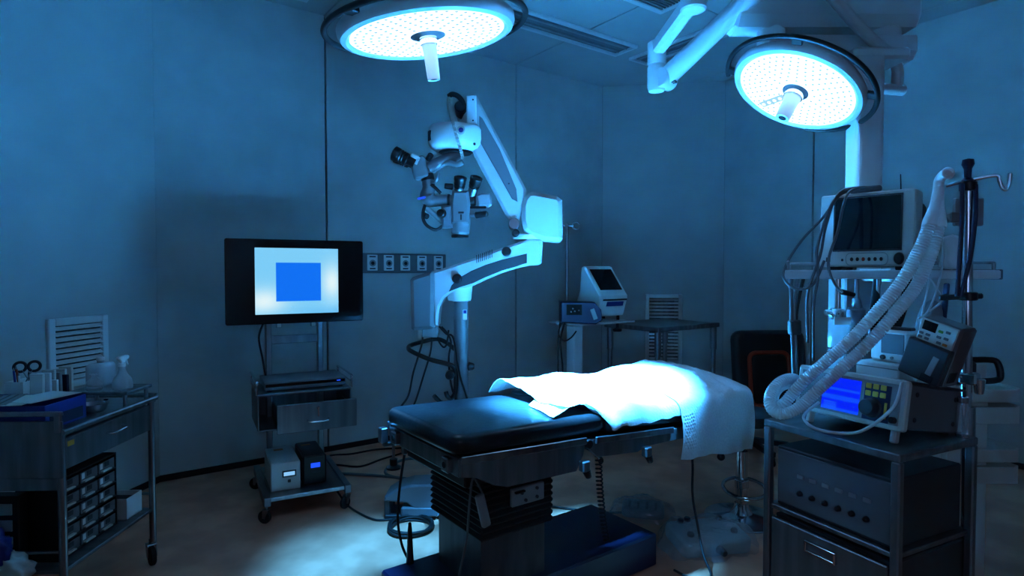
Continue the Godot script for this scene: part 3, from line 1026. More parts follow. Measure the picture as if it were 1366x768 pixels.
func gp(list: Array) -> Array:
	var o := []
	for q in list:
		o.append(g2(q[0], q[1]))
	return o

func microscope() -> void:
	var t := thing("surgical_microscope", "white surgical microscope with folded arm on a floor column behind the table", "microscope", Vector3(1.71, 0, -2.84), -36.1)
	# base and column
	var bs := mb()
	cushion(bs, 0.36, 0.48, 0.085, 0.06, 0.02, Transform3D(Basis(), Vector3(0.06, 0.075, 0)))
	obj("base", bs, M.offwhite, t)
	for sx in [-1.0, 1.0]:
		for sz in [-1.0, 1.0]:
			caster(t, Vector3(0.05 + sx * 0.14, 0, sz * 0.20), 0.032, 0.5)
	pcyl("column", t, M.scope_grey, Vector3(0.008, 0.15, 0), g3(615, 398), 0.041, -1.0, 0.0, 32)
	pbox("label_plate", t, M.white, g3(621, 420, 0.0385), Vector3(0.022, 0.055, 0.004), 0.001)
	pbox("maker_mark", t, M.blue_plastic, g3(621, 416, 0.041), Vector3(0.017, 0.018, 0.002), 0.0005)
	var co := mb()
	lathe(co, [Vector2(0.041, 0), Vector2(0.062, 0.003), Vector2(0.066, 0.015), Vector2(0.072, 0.085), Vector2(0.04, 0.09)], Transform3D(Basis(), g3(613, 402)), 32)
	obj("collar", co, M.offwhite, t)
	# lower arm
	var la := mb()
	prism(la, gp([[579, 362], [600, 355.5], [641, 342], [671, 330.5], [690, 324], [707, 319], [722, 319], [725, 322], [723.5, 350], [720, 353], [707, 354], [690, 358], [671, 364], [649, 373], [632, 381], [615, 386], [603, 390], [594, 397], [588, 408], [586, 422], [585.5, 434], [579, 436]]), 0.15, Transform3D(), 0.012)
	obj("lower_arm", la, M.scope, t)
	var lp := mb()
	prism(lp, gp([[704, 338], [704, 351], [690, 355.5], [671, 361], [649, 370], [632, 378], [614, 383.5], [600, 389], [604, 380], [616, 369], [630, 361], [649, 353], [671, 346]]), 0.154, Transform3D(), 0.003)
	obj("arm_side_panel", lp, M.darkgrey, t)
	var vs := mb()
	for k in 9:
		box(vs, g3(637.5 + k * 2.5, 345.5 - k * 0.9, 0.075), Vector3(0.004, 0.044, 0.003), 0.001)
	obj("vent_slots", vs, M.black, t).set_meta("kind", "stuff")
	for q in [[676.7, 335.7], [611.5, 371.5]]:
		pcyl("clamp_knob", t, M.black, g3(q[0], q[1], 0.07), g3(q[0], q[1], 0.115), 0.027, 0.024, 0.005)
	var hb := mb()
	prism(hb, gp([[550, 373], [553, 369.5], [579, 361], [581, 364], [581, 436], [578, 438], [554, 440], [551, 437]]), 0.21, Transform3D(), 0.02)
	obj("electronics_box", hb, M.scope_grey, t)
	pbox("connector_block", t, M.grey, g3(574, 443, 0.0), Vector3(0.085, 0.06, 0.10), 0.004)
	# upper housing and joint
	var ub := mb()
	prism(ub, gp([[706, 258.5], [712, 257], [744, 263], [750, 268], [751.5, 318], [748, 323], [726, 321], [708, 315], [700, 307], [697, 296], [697, 276], [700, 265]]), 0.19, Transform3D(), 0.022)
	obj("upper_housing", ub, M.scope, t)
	pcyl("swivel_plate", t, M.white, g3(706, 319, 0), g3(706, 312, 0), 0.085, -1.0, 0.006, 32)
	pcyl("joint_shaft", t, M.steel, g3(687, 299, -0.07), g3(687, 299, 0.085), 0.030, -1.0, 0.003)
	pcyl("joint_knob", t, M.black, g3(689, 311, 0.04), g3(689, 311, 0.095), 0.022, 0.019, 0.005)
	# spring arm
	var sa := mb()
	prism(sa, gp([[628, 134], [638, 131], [643, 141], [676, 202], [703, 253], [701, 268], [697, 285], [693, 293], [683, 296], [675, 285], [633, 206], [629, 180]]), 0.13, Transform3D(), 0.014)
	obj("spring_arm", sa, M.scope, t)
	var sp := mb()
	prism(sp, gp([[641, 157], [645, 160], [668, 201], [690, 253], [691.5, 270], [684, 266], [660, 223], [641, 190]]), 0.136, Transform3D(), 0.003)
	obj("arm_cover", sp, M.midgrey, t)
	pcyl("cover_screw", t, M.darkgrey, g3(680, 246, 0.066), g3(680, 246, 0.0705), 0.0045, -1.0, 0.0, 10)
	var ep := mb()
	prism(ep, gp([[624, 131.5], [637, 130.5], [638, 168], [624.5, 168.5]]), 0.16, Transform3D(), 0.006)
	var epo := obj("end_plate", ep, M.white, t)
	for v in [137.0, 164.0]:
		pcyl("bolt", epo, M.darkgrey, g3(633, v, 0.079), g3(633, v, 0.083), 0.0045, -1.0, 0.0, 10)
	# suspension, pan housing
	var sb := mb()
	tube(sb, curve([g3(601, 131, 0.02), g3(602, 146, 0.02), g3(607, 160, 0.02), g3(613, 172, 0.01)], 5), 0.016, 12)
	tube(sb, curve([g3(626, 150, 0.0), g3(622, 160, 0.0), g3(614, 168, 0.0)], 5), 0.026, 12)
	obj("suspension_bracket", sb, M.offwhite, t)
	pcyl("brake_motor", t, M.black, g3(616, 147, -0.05), g3(616, 143, 0.05), 0.034, -1.0, 0.006)
	ptube("cable_bundle", t, M.cable, curve([g3(600, 129, 0.03), g3(605, 127, 0.04), g3(613, 130, 0.04), g3(619, 138, 0.04), g3(620, 148, 0.03)], 5), 0.014, 10)
	var pn := mb()
	lathe(pn, [Vector2(0, -0.074), Vector2(0.105, -0.072), Vector2(0.132, -0.060), Vector2(0.146, -0.036), Vector2(0.150, -0.010), Vector2(0.147, 0.040), Vector2(0.138, 0.056), Vector2(0.10, 0.066), Vector2(0, 0.068)], Transform3D(Basis(Vector3(0, 0, 1), -0.04), g3(609, 184, 0.02)), 48)
	var pno := obj("pan_housing", pn, M.white, t)
	pcyl("swivel_ring", t, M.black, g3(609, 202.5, 0.02), g3(609, 205, 0.02), 0.095, 0.085, 0.002, 32)
	pcyl("push_button_ring", pno, M.offwhite, g3(619, 181.5, 0.160), g3(619, 181.5, 0.170), 0.023, -1.0, 0.003)
	pcyl("push_button", pno, M.blue_plastic, g3(619, 181.5, 0.166), g3(619, 181.5, 0.176), 0.013, -1.0, 0.003)
	pbox("maker_mark", pno, M.navy, g3(576, 184, 0.085), Vector3(0.008, 0.052, 0.03), 0.001, Basis(Vector3.UP, 0.5))
	pcyl("screw", pno, M.darkgrey, g3(635.5, 197, 0.12), g3(635.5, 197, 0.130), 0.007, -1.0, 0.0, 10)
	# segmented cable guard down the front of the pan
	var sg := mb()
	var gpth := curve([g3(601, 131, 0.045), g3(602, 143, 0.05), g3(605, 156, 0.10), g3(608, 168, 0.16), g3(611, 180, 0.185), g3(615, 195, 0.185), g3(619, 208, 0.17), g3(621, 217, 0.15)], 4)
	for i in gpth.size() - 1:
		var pa: Vector3 = gpth[i]
		var pb: Vector3 = gpth[i + 1]
		bar(sg, pa.lerp(pb, 0.08), pa.lerp(pb, 0.92), 0.024, 0.016, 0.003, Vector3(1, 0, 0))
	obj("cable_guard", sg, M.offwhite, t)
	# carrier arm below the pan
	ptube("carrier_arm", t, M.scope_grey, curve([g3(610, 205, 0.03), g3(603, 211, 0.04), g3(588, 218, 0.05), g3(574, 226, 0.05)], 5), 0.034, 14)
	ptube("carrier_bracket", t, M.grey, curve([g3(577, 231, 0.05), g3(588, 223, 0.06), g3(600, 219, 0.07), g3(612, 222, 0.09), g3(620, 219, 0.10)], 5), 0.015, 12)
	# assistant viewer: eyepieces to the upper left, bent tube down
	var av := mb()
	cushion(av, 0.085, 0.09, 0.12, 0.02, 0.015, Transform3D(Basis(Vector3(0, 0, 1), 0.25), g3(566, 240, 0.06)))
	obj("assistant_body", av, M.scope_grey, t)
	pbox("assistant_prism", t, M.white, g3(557, 216, 0.06), Vector3(0.06, 0.055, 0.09), 0.006, Basis(Vector3(0, 0, 1), -0.45))
	for z in [0.025, 0.095]:
		var ey := mb()
		var a := g3(557, 221, z)
		var b := g3(529, 207, z)
		var prof := [Vector2(0.0, 0.0), Vector2(0.024, 0.0), Vector2(0.026, 0.04), Vector2(0.034, 0.045), Vector2(0.036, 0.06), Vector2(0.033, 0.064), Vector2(0.037, 0.070), Vector2(0.034, 0.078), Vector2(0.038, 0.084), Vector2(0.035, 0.092), Vector2(0.039, 0.10), Vector2(0.040, 0.125), Vector2(0.030, 0.130), Vector2(0.0, 0.118)]
		lathe(ey, prof, along(a, b), 20)
		obj("assistant_eyepiece", ey, M.black, t)
	pcyl("assistant_knob", t, M.black, g3(573, 214, 0.06), g3(578, 209, 0.09), 0.016, -1.0, 0.003)
	pcyl("black_ring", t, M.black, g3(571.5, 233, 0.06), g3(573, 242, 0.06), 0.036, -1.0, 0.004)
	var dt := mb()
	tube(dt, curve([g3(573, 241, 0.06), g3(574, 252, 0.06), g3(572, 262, 0.06), g3(578, 268, 0.06), g3(592, 268, 0.055), g3(606, 268, 0.05)], 5), [0.034, 0.034, 0.034, 0.034, 0.034, 0.036, 0.036, 0.036, 0.038, 0.040, 0.042, 0.043, 0.044, 0.044, 0.042, 0.038, 0.034, 0.032, 0.031, 0.031, 0.031, 0.031, 0.031, 0.031, 0.031, 0.031], 18)
	obj("bent_tube", dt, M.scope_grey, t)
	pbox("maker_mark", t, M.led_blue, g3(566, 266, 0.100), Vector3(0.045, 0.012, 0.004), 0.001, Basis(Vector3(0, 0, 1), 0.2))
	ptube("lever", t, M.steel, curve([g3(578, 245, 0.09), g3(584, 244, 0.10), g3(588, 237, 0.11), g3(590, 234, 0.11)], 4), [0.009, 0.009, 0.009, 0.009, 0.011, 0.011, 0.010, 0.009, 0.008, 0.007, 0.005, 0.004, 0.002], 8)
	ptube("lever", t, M.black, curve([g3(578, 248, 0.09), g3(585, 254, 0.09), g3(590, 259, 0.08)], 4), 0.009, 8)
	pcyl("black_ring", t, M.black, g3(598.5, 268, 0.052), g3(602, 268, 0.052), 0.036, -1.0, 0.003)
	# main optical body
	var mbod := mb()
	prism(mbod, gp([[606, 256], [627, 256], [629, 272], [627.5, 300], [604, 300], [604, 272]]), 0.11, Transform3D(Basis(), Vector3(0, 0, 0.05)), 0.014)
	obj("optical_body", mbod, M.scope_grey, t)
	var zb := mb()
	prism(zb, gp([[591, 276], [606, 274], [606, 305], [592, 305]]), 0.10, Transform3D(Basis(), Vector3(0, 0, 0.05)), 0.012)
	obj("zoom_drive", zb, M.midgrey, t)
	var ob := mb()
	lathe(ob, [Vector2(0, 0), Vector2(0.043, 0.002), Vector2(0.046, 0.016), Vector2(0.050, 0.020), Vector2(0.055, 0.075), Vector2(0.055, 0.12), Vector2(0, 0.12)], Transform3D(Basis(), g3(615.5, 315.5, 0.05)), 28)
	obj("objective", ob, M.scope_grey, t)
	pcyl("objective_ring", t, M.black, g3(615, 317, 0.05), g3(615, 313, 0.05), 0.047, -1.0, 0.003, 28)
	for e in [[613, 262, 617, 239.5], [631, 260, 637.5, 241]]:
		var a := g3(e[0], e[1], 0.06)
		var b := g3(e[2], e[3], 0.11)
		var bt := mb()
		cyl(bt, a - (b - a) * 0.15, a.lerp(b, 0.55), 0.027, 20, 0.025)
		var bto := obj("eyepiece_tube", bt, M.steel_dull, t)
		var ey := mb()
		lathe(ey, [Vector2(0, 0), Vector2(0.028, 0), Vector2(0.030, 0.012), Vector2(0.027, 0.014), Vector2(0.032, 0.022), Vector2(0.031, 0.040), Vector2(0.034, 0.045), Vector2(0.034, 0.058), Vector2(0.025, 0.060), Vector2(0.022, 0.052), Vector2(0, 0.050)], along(a.lerp(b, 0.45), b), 22)
		obj("eyecup", ey, M.black, bto)
	pcyl("side_knob", t, M.black, g3(606, 250, 0.06), g3(595, 249, 0.07), 0.017, 0.015, 0.004)
	pcyl("black_ring", t, M.black, g3(628, 267, 0.05), g3(636, 267, 0.05), 0.034, -1.0, 0.004)
	var bp := mb()
	prism(bp, gp([[637, 262], [645, 259], [656, 260], [657, 274], [653, 277], [640, 276]]), 0.06, Transform3D(Basis(), Vector3(0, 0, 0.06)), 0.008)
	obj("camera_adapter", bp, M.grey, t)
	pcyl("hand_grip", t, M.black, g3(636, 288, 0.08), g3(652, 286.5, 0.11), 0.018, 0.016, 0.005)
	pcyl("grip_stem", t, M.grey, g3(626, 288, 0.06), g3(638, 288, 0.085), 0.011)
	pcyl("black_bar", t, M.black, g3(628, 277, 0.06), g3(650, 277.5, 0.08), 0.007, -1.0, 0.002)
	pcyl("focus_knob", t, M.black, g3(592.5, 286, 0.09), g3(591, 286.5, 0.130), 0.025, 0.022, 0.006)
	pbox("switch_slot", t, M.black, g3(617.5, 285, 0.106), Vector3(0.03, 0.010, 0.006), 0.001)
	pbox("switch_slot", t, M.black, g3(617.5, 291, 0.106), Vector3(0.008, 0.03, 0.006), 0.001)
	pcyl("left_bracket", t, M.grey, g3(568, 276, 0.05), g3(592, 296, 0.05), 0.016)
	ptube("light_guide", t, M.cable, curve([g3(570, 272, 0.07), g3(567, 284, 0.08), g3(568, 295, 0.09), g3(574, 303, 0.09), g3(584, 307, 0.08), g3(592, 302, 0.07)], 5), 0.009, 8)
	pcyl("plug", t, M.black, g3(567, 287, 0.07), g3(573, 290, 0.09), 0.016, -1.0, 0.003)
	# push bar, hooks and knobs on the column
	ptube("push_bar", t, M.black, curve([g3(606, 470, -0.05), g3(592, 462, -0.12), g3(577, 457.5, -0.14), g3(558, 460.5, -0.10), g3(546, 463, -0.04), g3(543.5, 465.5, 0.0), g3(550, 469, 0.05), g3(575, 478, 0.09), g3(598, 484, 0.09), g3(606, 488, 0.085), g3(609, 497, 0.075), g3(609.5, 512, 0.07), g3(608, 524, 0.07), g3(603, 531, 0.07), g3(598, 528, 0.07), g3(596, 522, 0.07)], 5), 0.0125, 10)
	ptube("cable_hook", t, M.black, [g3(581, 526, 0.10), g3(588, 535, 0.08), g3(602, 545, 0.04)], 0.012, 10)
	pcyl("lock_knob", t, M.black, g3(602, 499, 0.06), g3(602, 499, 0.11), 0.027, 0.024, 0.006)
	pcyl("lock_knob", t, M.black, g3(624, 491, 0.0), g3(633, 491, 0.0), 0.026, 0.018, 0.006)
	for q in [[[564, 448, 0.03], [563, 462, 0.06], [554, 495, 0.10], [548, 525, 0.12], [535, 545, 0.14], [526, 575, 0.10]], [[576, 448, 0.02], [575, 470, 0.05], [567, 500, 0.09], [558, 530, 0.11], [552, 545, 0.12], [545, 575, 0.08]], [[583, 440, 0.0], [584, 452, 0.03], [592, 463, 0.05], [597, 458, 0.05], [598, 442, 0.0]], [[590, 436, 0.05], [598, 444, 0.07], [603, 456, 0.07], [600, 480, 0.07], [604, 520, 0.05], [620, 560, 0.03]], [[586, 436, 0.02], [596, 446, 0.03], [606, 452, 0.05], [614, 500, 0.05], [624, 535, 0.04], [630, 570, 0.03]]]:
		var pts := []
		for p in q:
			pts.append(g3(p[0], p[1], p[2]))
		ptube("cable", t, M.cable, curve(pts, 6), 0.0055, 6)

# ---------------------------------------------------------------- screen on its cart
func tv_picture() -> ImageTexture:
	var w := 128
	var h := 104
	var im := Image.create(w, h, true, Image.FORMAT_RGB8)
	for y in h:
		for x in w:
			var u := float(x) / w
			var v := float(y) / h
			# pale blue field with whiter clouds at the lower left and right, a flat blue square in the middle
			var c := Color(0.50, 0.82, 0.99)
			var a := exp(-pow((u - 0.10) / 0.26, 2.0) - pow((v - 0.80) / 0.20, 2.0))
			var b := exp(-pow((u - 0.92) / 0.13, 2.0) - pow((v - 0.52) / 0.28, 2.0))
			c = c.lerp(Color(0.90, 0.98, 1.0), clampf(a + b, 0.0, 1.0))
			c = c.lerp(Color(0.28, 0.66, 0.95), clampf((v - 0.86) * 3.0, 0.0, 0.6) * u)
			if u > 0.235 and u < 0.775 and v > 0.215 and v < 0.80:
				c = Color(0.06, 0.45, 0.98)
			im.set_pixel(x, y, c)
	im.generate_mipmaps()
	return ImageTexture.create_from_image(im)

func screen_mat(t: Texture2D, e: float) -> StandardMaterial3D:
	var m := mat(Color(0.02, 0.02, 0.02), 0.2)
	m.emission_enabled = true
	m.emission = Color.WHITE
	m.emission_operator = BaseMaterial3D.EMISSION_OP_MULTIPLY
	m.emission_texture = t
	m.emission_energy_multiplier = e / EXPOSURE
	return m

func television_cart() -> void:
	var at := Vector3(1.0, 0, -3.45)
	var trn := -8.0
	var c := thing("equipment_cart", "steel cart with an open drawer, carrying the flat screen on two posts", "cart", at, trn)
	# base with casters
	var b := mb()
	box(b, Vector3(0.01, 0.115, 0), Vector3(0.42, 0.022, 0.56), 0.004)
	obj("base_shelf", b, M.steel, c)
	for sx in [-1.0, 1.0]:
		bar_part("base_rail", c, M.steel_dull, Vector3(0.01 + sx * 0.205, 0.112, -0.30), Vector3(0.01 + sx * 0.205, 0.112, 0.30), 0.035, 0.045)
		for sz in [-1.0, 1.0]:
			caster(c, Vector3(0.01 + sx * 0.205 - 0.012, 0, sz * 0.275), 0.034, 0.6 * sx)
	for sx in [-1.0, 1.0]:
		bar_part("post", c, M.steel, Vector3(0.01 + sx * 0.145, 0.12, -0.165), Vector3(0.01 + sx * 0.145, 1.30, -0.165), 0.05, 0.032)
	bar_part("cross_bar", c, M.steel, Vector3(-0.14, 0.90, -0.165), Vector3(0.15, 0.90, -0.165), 0.012, 0.05)
	# drawer box with its open top tray
	var bx := mb()
	box(bx, Vector3(-0.222, 0.545, -0.02), Vector3(0.008, 0.19, 0.37), 0.002)
	box(bx, Vector3(0.262, 0.545, -0.02), Vector3(0.008, 0.19, 0.37), 0.002)
	box(bx, Vector3(0.02, 0.545, -0.203), Vector3(0.484, 0.19, 0.008), 0.002)
	box(bx, Vector3(0.02, 0.452, -0.02), Vector3(0.484, 0.008, 0.37), 0.002)
	obj("drawer_box", bx, M.steel_dull, c)
	pbox("top_tray", c, M.steel, Vector3(0.02, 0.641, -0.02), Vector3(0.494, 0.012, 0.38), 0.003)
	var dr := mb()
	box(dr, Vector3(0.07, 0.518, 0.235), Vector3(0.418, 0.152, 0.016), 0.003)
	box(dr, Vector3(-0.125, 0.51, 0.10), Vector3(0.006, 0.10, 0.26), 0.001)
	box(dr, Vector3(0.255, 0.51, 0.10), Vector3(0.006, 0.10, 0.26), 0.001)
	box(dr, Vector3(0.065, 0.468, 0.10), Vector3(0.38, 0.006, 0.26), 0.001)
	var d := obj("drawer", dr, M.steel, c)
	ptube("handle", d, M.chrome, curve([Vector3(0.015, 0.502, 0.243), Vector3(0.018, 0.499, 0.262), Vector3(0.035, 0.497, 0.270), Vector3(0.105, 0.497, 0.270), Vector3(0.122, 0.499, 0.262), Vector3(0.125, 0.502, 0.243)], 4), 0.005, 8)
	pcyl("lock", d, M.chrome, Vector3(0.07, 0.565, 0.243), Vector3(0.07, 0.565, 0.252), 0.009, -1.0, 0.001, 14)
	pbox("key", d, M.chrome, Vector3(0.07, 0.545, 0.257), Vector3(0.010, 0.05, 0.003), 0.001)
	for sx in [-0.228, 0.268]:
		ptube("guard_rail", c, M.chrome, curve([Vector3(sx, 0.645, 0.165), Vector3(sx, 0.70, 0.165), Vector3(sx, 0.715, 0.15), Vector3(sx, 0.715, -0.18), Vector3(sx, 0.70, -0.195), Vector3(sx, 0.645, -0.195)], 4), 0.006, 8)
		ptube("guard_rail", c, M.chrome, [Vector3(sx, 0.68, 0.165), Vector3(sx, 0.68, -0.195)], 0.0045, 8)
	# the screen
	var tv := thing("television", "wide black flat screen showing a blue square on a pale field", "television", at, trn)
	var cs := mb()
	prism(cs, rrect(0.756, 0.480, 0.010, Vector2(0.0135, 1.2425), 2), 0.045, Transform3D(Basis(), Vector3(0, 0, -0.0725)), 0.004)
	obj("case", cs, M.gloss_black, tv)
	pbox("back_cover", tv, M.black, Vector3(0.0135, 1.24, -0.115), Vector3(0.5, 0.30, 0.05), 0.01)
	var gl := mb()
	screen_quad(gl, Transform3D(Basis(), Vector3(0.0135, 1.246, -0.0495)), 0.728, 0.425)
	obj("glass", gl, M.glass_dark, tv)
	var sc := mb()
	screen_quad(sc, Transform3D(Basis(), Vector3(0.015, 1.2455, -0.0485)), 0.456, 0.376)
	obj("screen_picture", sc, screen_mat(tv_picture(), 0.95), tv)
	var sl := AreaLight3D.new()
	sl.name = "screen_light"
	tv.add_child(sl)
	sl.position = Vector3(0.015, 1.2455, -0.03)
	sl.rotation_degrees.y = 180.0
	sl.area_size = Vector2(0.45, 0.37)
	sl.light_color = Color(0.42, 0.74, 1.0)
	sl.light_energy = 0.05 / EXPOSURE
	sl.area_range = 12.0
	sl.area_attenuation = 2.0
	sl.shadow_enabled = true
	for x in [-0.085, 0.105]:
		var tb := pbox("mount_tab", tv, M.steel, Vector3(x, 0.993, -0.085), Vector3(0.034, 0.03, 0.01), 0.002)
		pbox("paper_tag", tb, M.paper, Vector3(x, 0.990, -0.078), Vector3(0.022, 0.02, 0.002), 0.0)
	ptube("screen_cable", tv, M.cable, curve([Vector3(-0.17, 1.0, -0.10), Vector3(-0.19, 0.92, -0.12), Vector3(-0.17, 0.80, -0.14), Vector3(-0.15, 0.68, -0.13), Vector3(-0.12, 0.655, -0.09)], 6), 0.006, 6)
	# flat recorder in the tray
	var pl := thing("video_recorder", "flat grey recorder box lying in the cart's top tray", "recorder", at + Vector3(0, 0.647, 0), trn)
	var pb := mb()
	box(pb, Vector3(0.03, 0.030, -0.02), Vector3(0.43, 0.045, 0.28), 0.004)
	obj("case", pb, M.midgrey, pl)
	pbox("front_strip", pl, M.gloss_black, Vector3(0.03, 0.035, 0.1215), Vector3(0.42, 0.016, 0.004), 0.001)
	pbox("pilot_light", pl, M.led_blue, Vector3(0.205, 0.036, 0.1240), Vector3(0.022, 0.005, 0.002), 0.0005)
	for p in [[-0.16, 0.10], [0.22, 0.10], [-0.16, -0.14], [0.22, -0.14]]:
		pcyl("foot", pl, M.rubber, Vector3(p[0], 0, p[1]), Vector3(p[0], 0.008, p[1]), 0.012, -1.0, 0.0, 10)
	# two boxes on the base
	var u1 := thing("power_supply", "pale grey power box with a small lit display on the cart's base", "power unit", at + Vector3(0, 0.126, 0), trn)
	pbox("case", u1, M.offwhite, Vector3(-0.093, 0.076, 0.04), Vector3(0.150, 0.152, 0.32), 0.005)
	pbox("display_bezel", u1, M.darkgrey, Vector3(-0.075, 0.090, 0.201), Vector3(0.070, 0.034, 0.004), 0.001)
	pbox("display", u1, M.led_white, Vector3(-0.075, 0.090, 0.2035), Vector3(0.056, 0.020, 0.002), 0.0)
	pbox("button", u1, M.darkgrey, Vector3(-0.075, 0.050, 0.2015), Vector3(0.016, 0.016, 0.005), 0.002)
	pbox("lid_label", u1, M.amber, Vector3(-0.10, 0.1525, -0.06), Vector3(0.05, 0.001, 0.03), 0.0)
	var u2 := thing("power_supply", "black power box with a blue lit display on the cart's base", "power unit", at + Vector3(0, 0.126, 0), trn)
	pbox("case", u2, M.black, Vector3(0.062, 0.080, 0.02), Vector3(0.125, 0.160, 0.30), 0.008)
	pbox("display", u2, M.led_blue, Vector3(0.066, 0.105, 0.171), Vector3(0.050, 0.026, 0.003), 0.001)
	pbox("button", u2, M.darkgrey, Vector3(0.066, 0.070, 0.172), Vector3(0.05, 0.012, 0.004), 0.001)
	pbox("lid_label", u2, M.amber, Vector3(0.05, 0.1605, -0.06), Vector3(0.05, 0.001, 0.02), 0.0)

func bar_part(called: String, parent: Node, m: Material, a: Vector3, b: Vector3, w: float, t: float, bev := 0.004) -> MeshInstance3D:
	var st := mb()
	bar(st, a, b, w, t, bev)
	return obj(called, st, m, parent)

# ---------------------------------------------------------------- trolley at the left and what stands on it
func left_trolley() -> void:
	var at := Vector3(-0.055, 0, -2.575)
	var T := 56.0
	var top := 0.74
	var W := 0.58
	var D := 0.42
	var c := thing("instrument_trolley", "steel instrument trolley with one drawer at the left edge", "trolley", at, T)
	var tp := mb()
	box(tp, Vector3(W * 0.5, top - 0.006, -D * 0.5), Vector3(W, 0.012, D), 0.003)
	obj("top", tp, M.steel, c)
	ptube("top_rim", c, M.steel, [Vector3(0, top, 0), Vector3(W, top, 0)], 0.011, 12)
	ptube("push_handle", c, M.steel, curve([Vector3(W - 0.005, top - 0.01, -0.01), Vector3(W + 0.035, top + 0.002, -0.02), Vector3(W + 0.045, top + 0.002, -0.06), Vector3(W + 0.045, top + 0.002, -D + 0.06), Vector3(W + 0.03, top + 0.002, -D + 0.02), Vector3(W, top - 0.01, -D)], 5), 0.011, 10)
	# upstand at the near end
	pbox("end_panel", c, M.steel_dull, Vector3(0.004, top - 0.06, -D * 0.5), Vector3(0.010, 0.20, D), 0.002)
	pbox("end_rail", c, M.steel, Vector3(0.002, 0.806, -D * 0.5), Vector3(0.018, 0.016, D), 0.003)
	pbox("end_rail_post", c, M.steel, Vector3(0.002, 0.775, -0.014), Vector3(0.016, 0.07, 0.022), 0.003)
	for p in [[0.014, -0.014], [W - 0.014, -0.014], [0.014, -D + 0.014], [W - 0.014, -D + 0.014]]:
		pcyl("leg", c, M.steel, Vector3(p[0], 0.10, p[1]), Vector3(p[0], top - 0.01, p[1]), 0.0135, -1.0, 0.0, 16)
		caster(c, Vector3(p[0] - 0.012, 0, p[1]), 0.042, 0.7 if p[1] > -0.1 else 0.2)
	# drawer housing
	var hs := mb()
	box(hs, Vector3(W * 0.5, 0.66, -D * 0.5 - 0.01), Vector3(W - 0.03, 0.125, D - 0.05), 0.003)
	obj("drawer_housing", hs, M.steel_dull, c)
	var d := pbox("drawer", c, M.steel_dull, Vector3(W * 0.5, 0.658, -0.016), Vector3(W - 0.055, 0.112, 0.014), 0.003)
	ptube("handle", d, M.chrome, curve([Vector3(0.25, 0.672, -0.010), Vector3(0.255, 0.670, 0.012), Vector3(0.27, 0.670, 0.018), Vector3(0.33, 0.672, 0.018), Vector3(0.345, 0.672, 0.012), Vector3(0.35, 0.674, -0.010)], 4), 0.0045, 8)
	pbox("sticker", d, M.yellow, Vector3(0.055, 0.690, -0.0085), Vector3(0.034, 0.018, 0.001), 0.0)
	pbox("end_skirt", c, M.steel_dull, Vector3(0.012, 0.62, -D * 0.5), Vector3(0.006, 0.17, D - 0.03), 0.001)
	# lower shelf
	pbox("lower_shelf", c, M.steel_dull, Vector3(W * 0.5, 0.245, -D * 0.5), Vector3(W - 0.02, 0.014, D - 0.02), 0.003)
	ptube("shelf_rail", c, M.steel, [Vector3(0.014, 0.315, -0.014), Vector3(0.014, 0.315, -D + 0.014)], 0.006, 8)
	ptube("shelf_rail", c, M.steel, [Vector3(W - 0.014, 0.315, -0.014), Vector3(W - 0.014, 0.315, -D + 0.014)], 0.006, 8)
	# raised stand on the top
	var rs := thing("raised_stand", "small dark steel stand under the spray bottle on the trolley", "stand", at + Basis(Vector3.UP, deg_to_rad(T)) * Vector3(0, top, 0), T)
	pbox("board", rs, M.steel_dull, Vector3(0.465, 0.060, -0.125), Vector3(0.18, 0.014, 0.25), 0.003)
	for p in [[0.39, -0.02], [0.54, -0.02], [0.39, -0.23], [0.54, -0.23]]:
		pcyl("leg", rs, M.steel, Vector3(p[0], 0, p[1]), Vector3(p[0], 0.054, p[1]), 0.008, -1.0, 0.0, 12)
	var Bt := Basis(Vector3.UP, deg_to_rad(T))
	# spray bottle
	var sp := thing("spray_bottle", "translucent white spray bottle with a trigger head on the small stand", "spray bottle", at + Bt * Vector3(0.458, top + 0.067, -0.07), T)
	var sb := mb()
	lathe(sb, [Vector2(0, 0), Vector2(0.036, 0), Vector2(0.038, 0.004), Vector2(0.038, 0.025), Vector2(0.033, 0.042), Vector2(0.020, 0.058), Vector2(0.0145, 0.075), Vector2(0.013, 0.095)], Transform3D(), 28)
	obj("bottle", sb, M.milky, sp)
	pcyl("collar", sp, M.white, Vector3(0, 0.090, 0), Vector3(0, 0.108, 0), 0.014, -1.0, 0.002)
	var hd := mb()
	prism(hd, [Vector2(-0.034, 0.128), Vector2(-0.022, 0.121), Vector2(-0.010, 0.107), Vector2(0.011, 0.107), Vector2(0.016, 0.116), Vector2(0.040, 0.122), Vector2(0.041, 0.132), Vector2(0.030, 0.137), Vector2(-0.016, 0.137), Vector2(-0.032, 0.134)], 0.016, Transform3D(), 0.003)
	var hdo := obj("spray_head", hd, M.white, sp)
	ptube("trigger", hdo, M.white, curve([Vector3(0.024, 0.122, 0), Vector3(0.030, 0.112, 0), Vector3(0.036, 0.100, 0), Vector3(0.040, 0.095, 0)], 3), 0.004, 8)
	# big translucent canister behind it
	var jg := thing("canister", "pale translucent canister with a white cap behind the spray bottle", "canister", at + Bt * Vector3(0.515, top + 0.067, -0.195), T)
	var jb := mb()
	cushion(jb, 0.11, 0.08, 0.100, 0.025, 0.018)
	obj("body", jb, M.milky, jg)
	pcyl("neck", jg, M.milky, Vector3(0.0, 0.097, 0), Vector3(0.0, 0.110, 0), 0.014)
	pcyl("cap", jg, M.white, Vector3(0.0, 0.108, 0), Vector3(0.0, 0.124, 0), 0.016, -1.0, 0.003)
	# round glass bottle and the steel bowl
	var gb := thing("glass_bottle", "small round clear bottle with a narrow lip on the trolley", "bottle", at + Bt * Vector3(0.410, top + 0.067, -0.155), T)
	var gbo := mb()
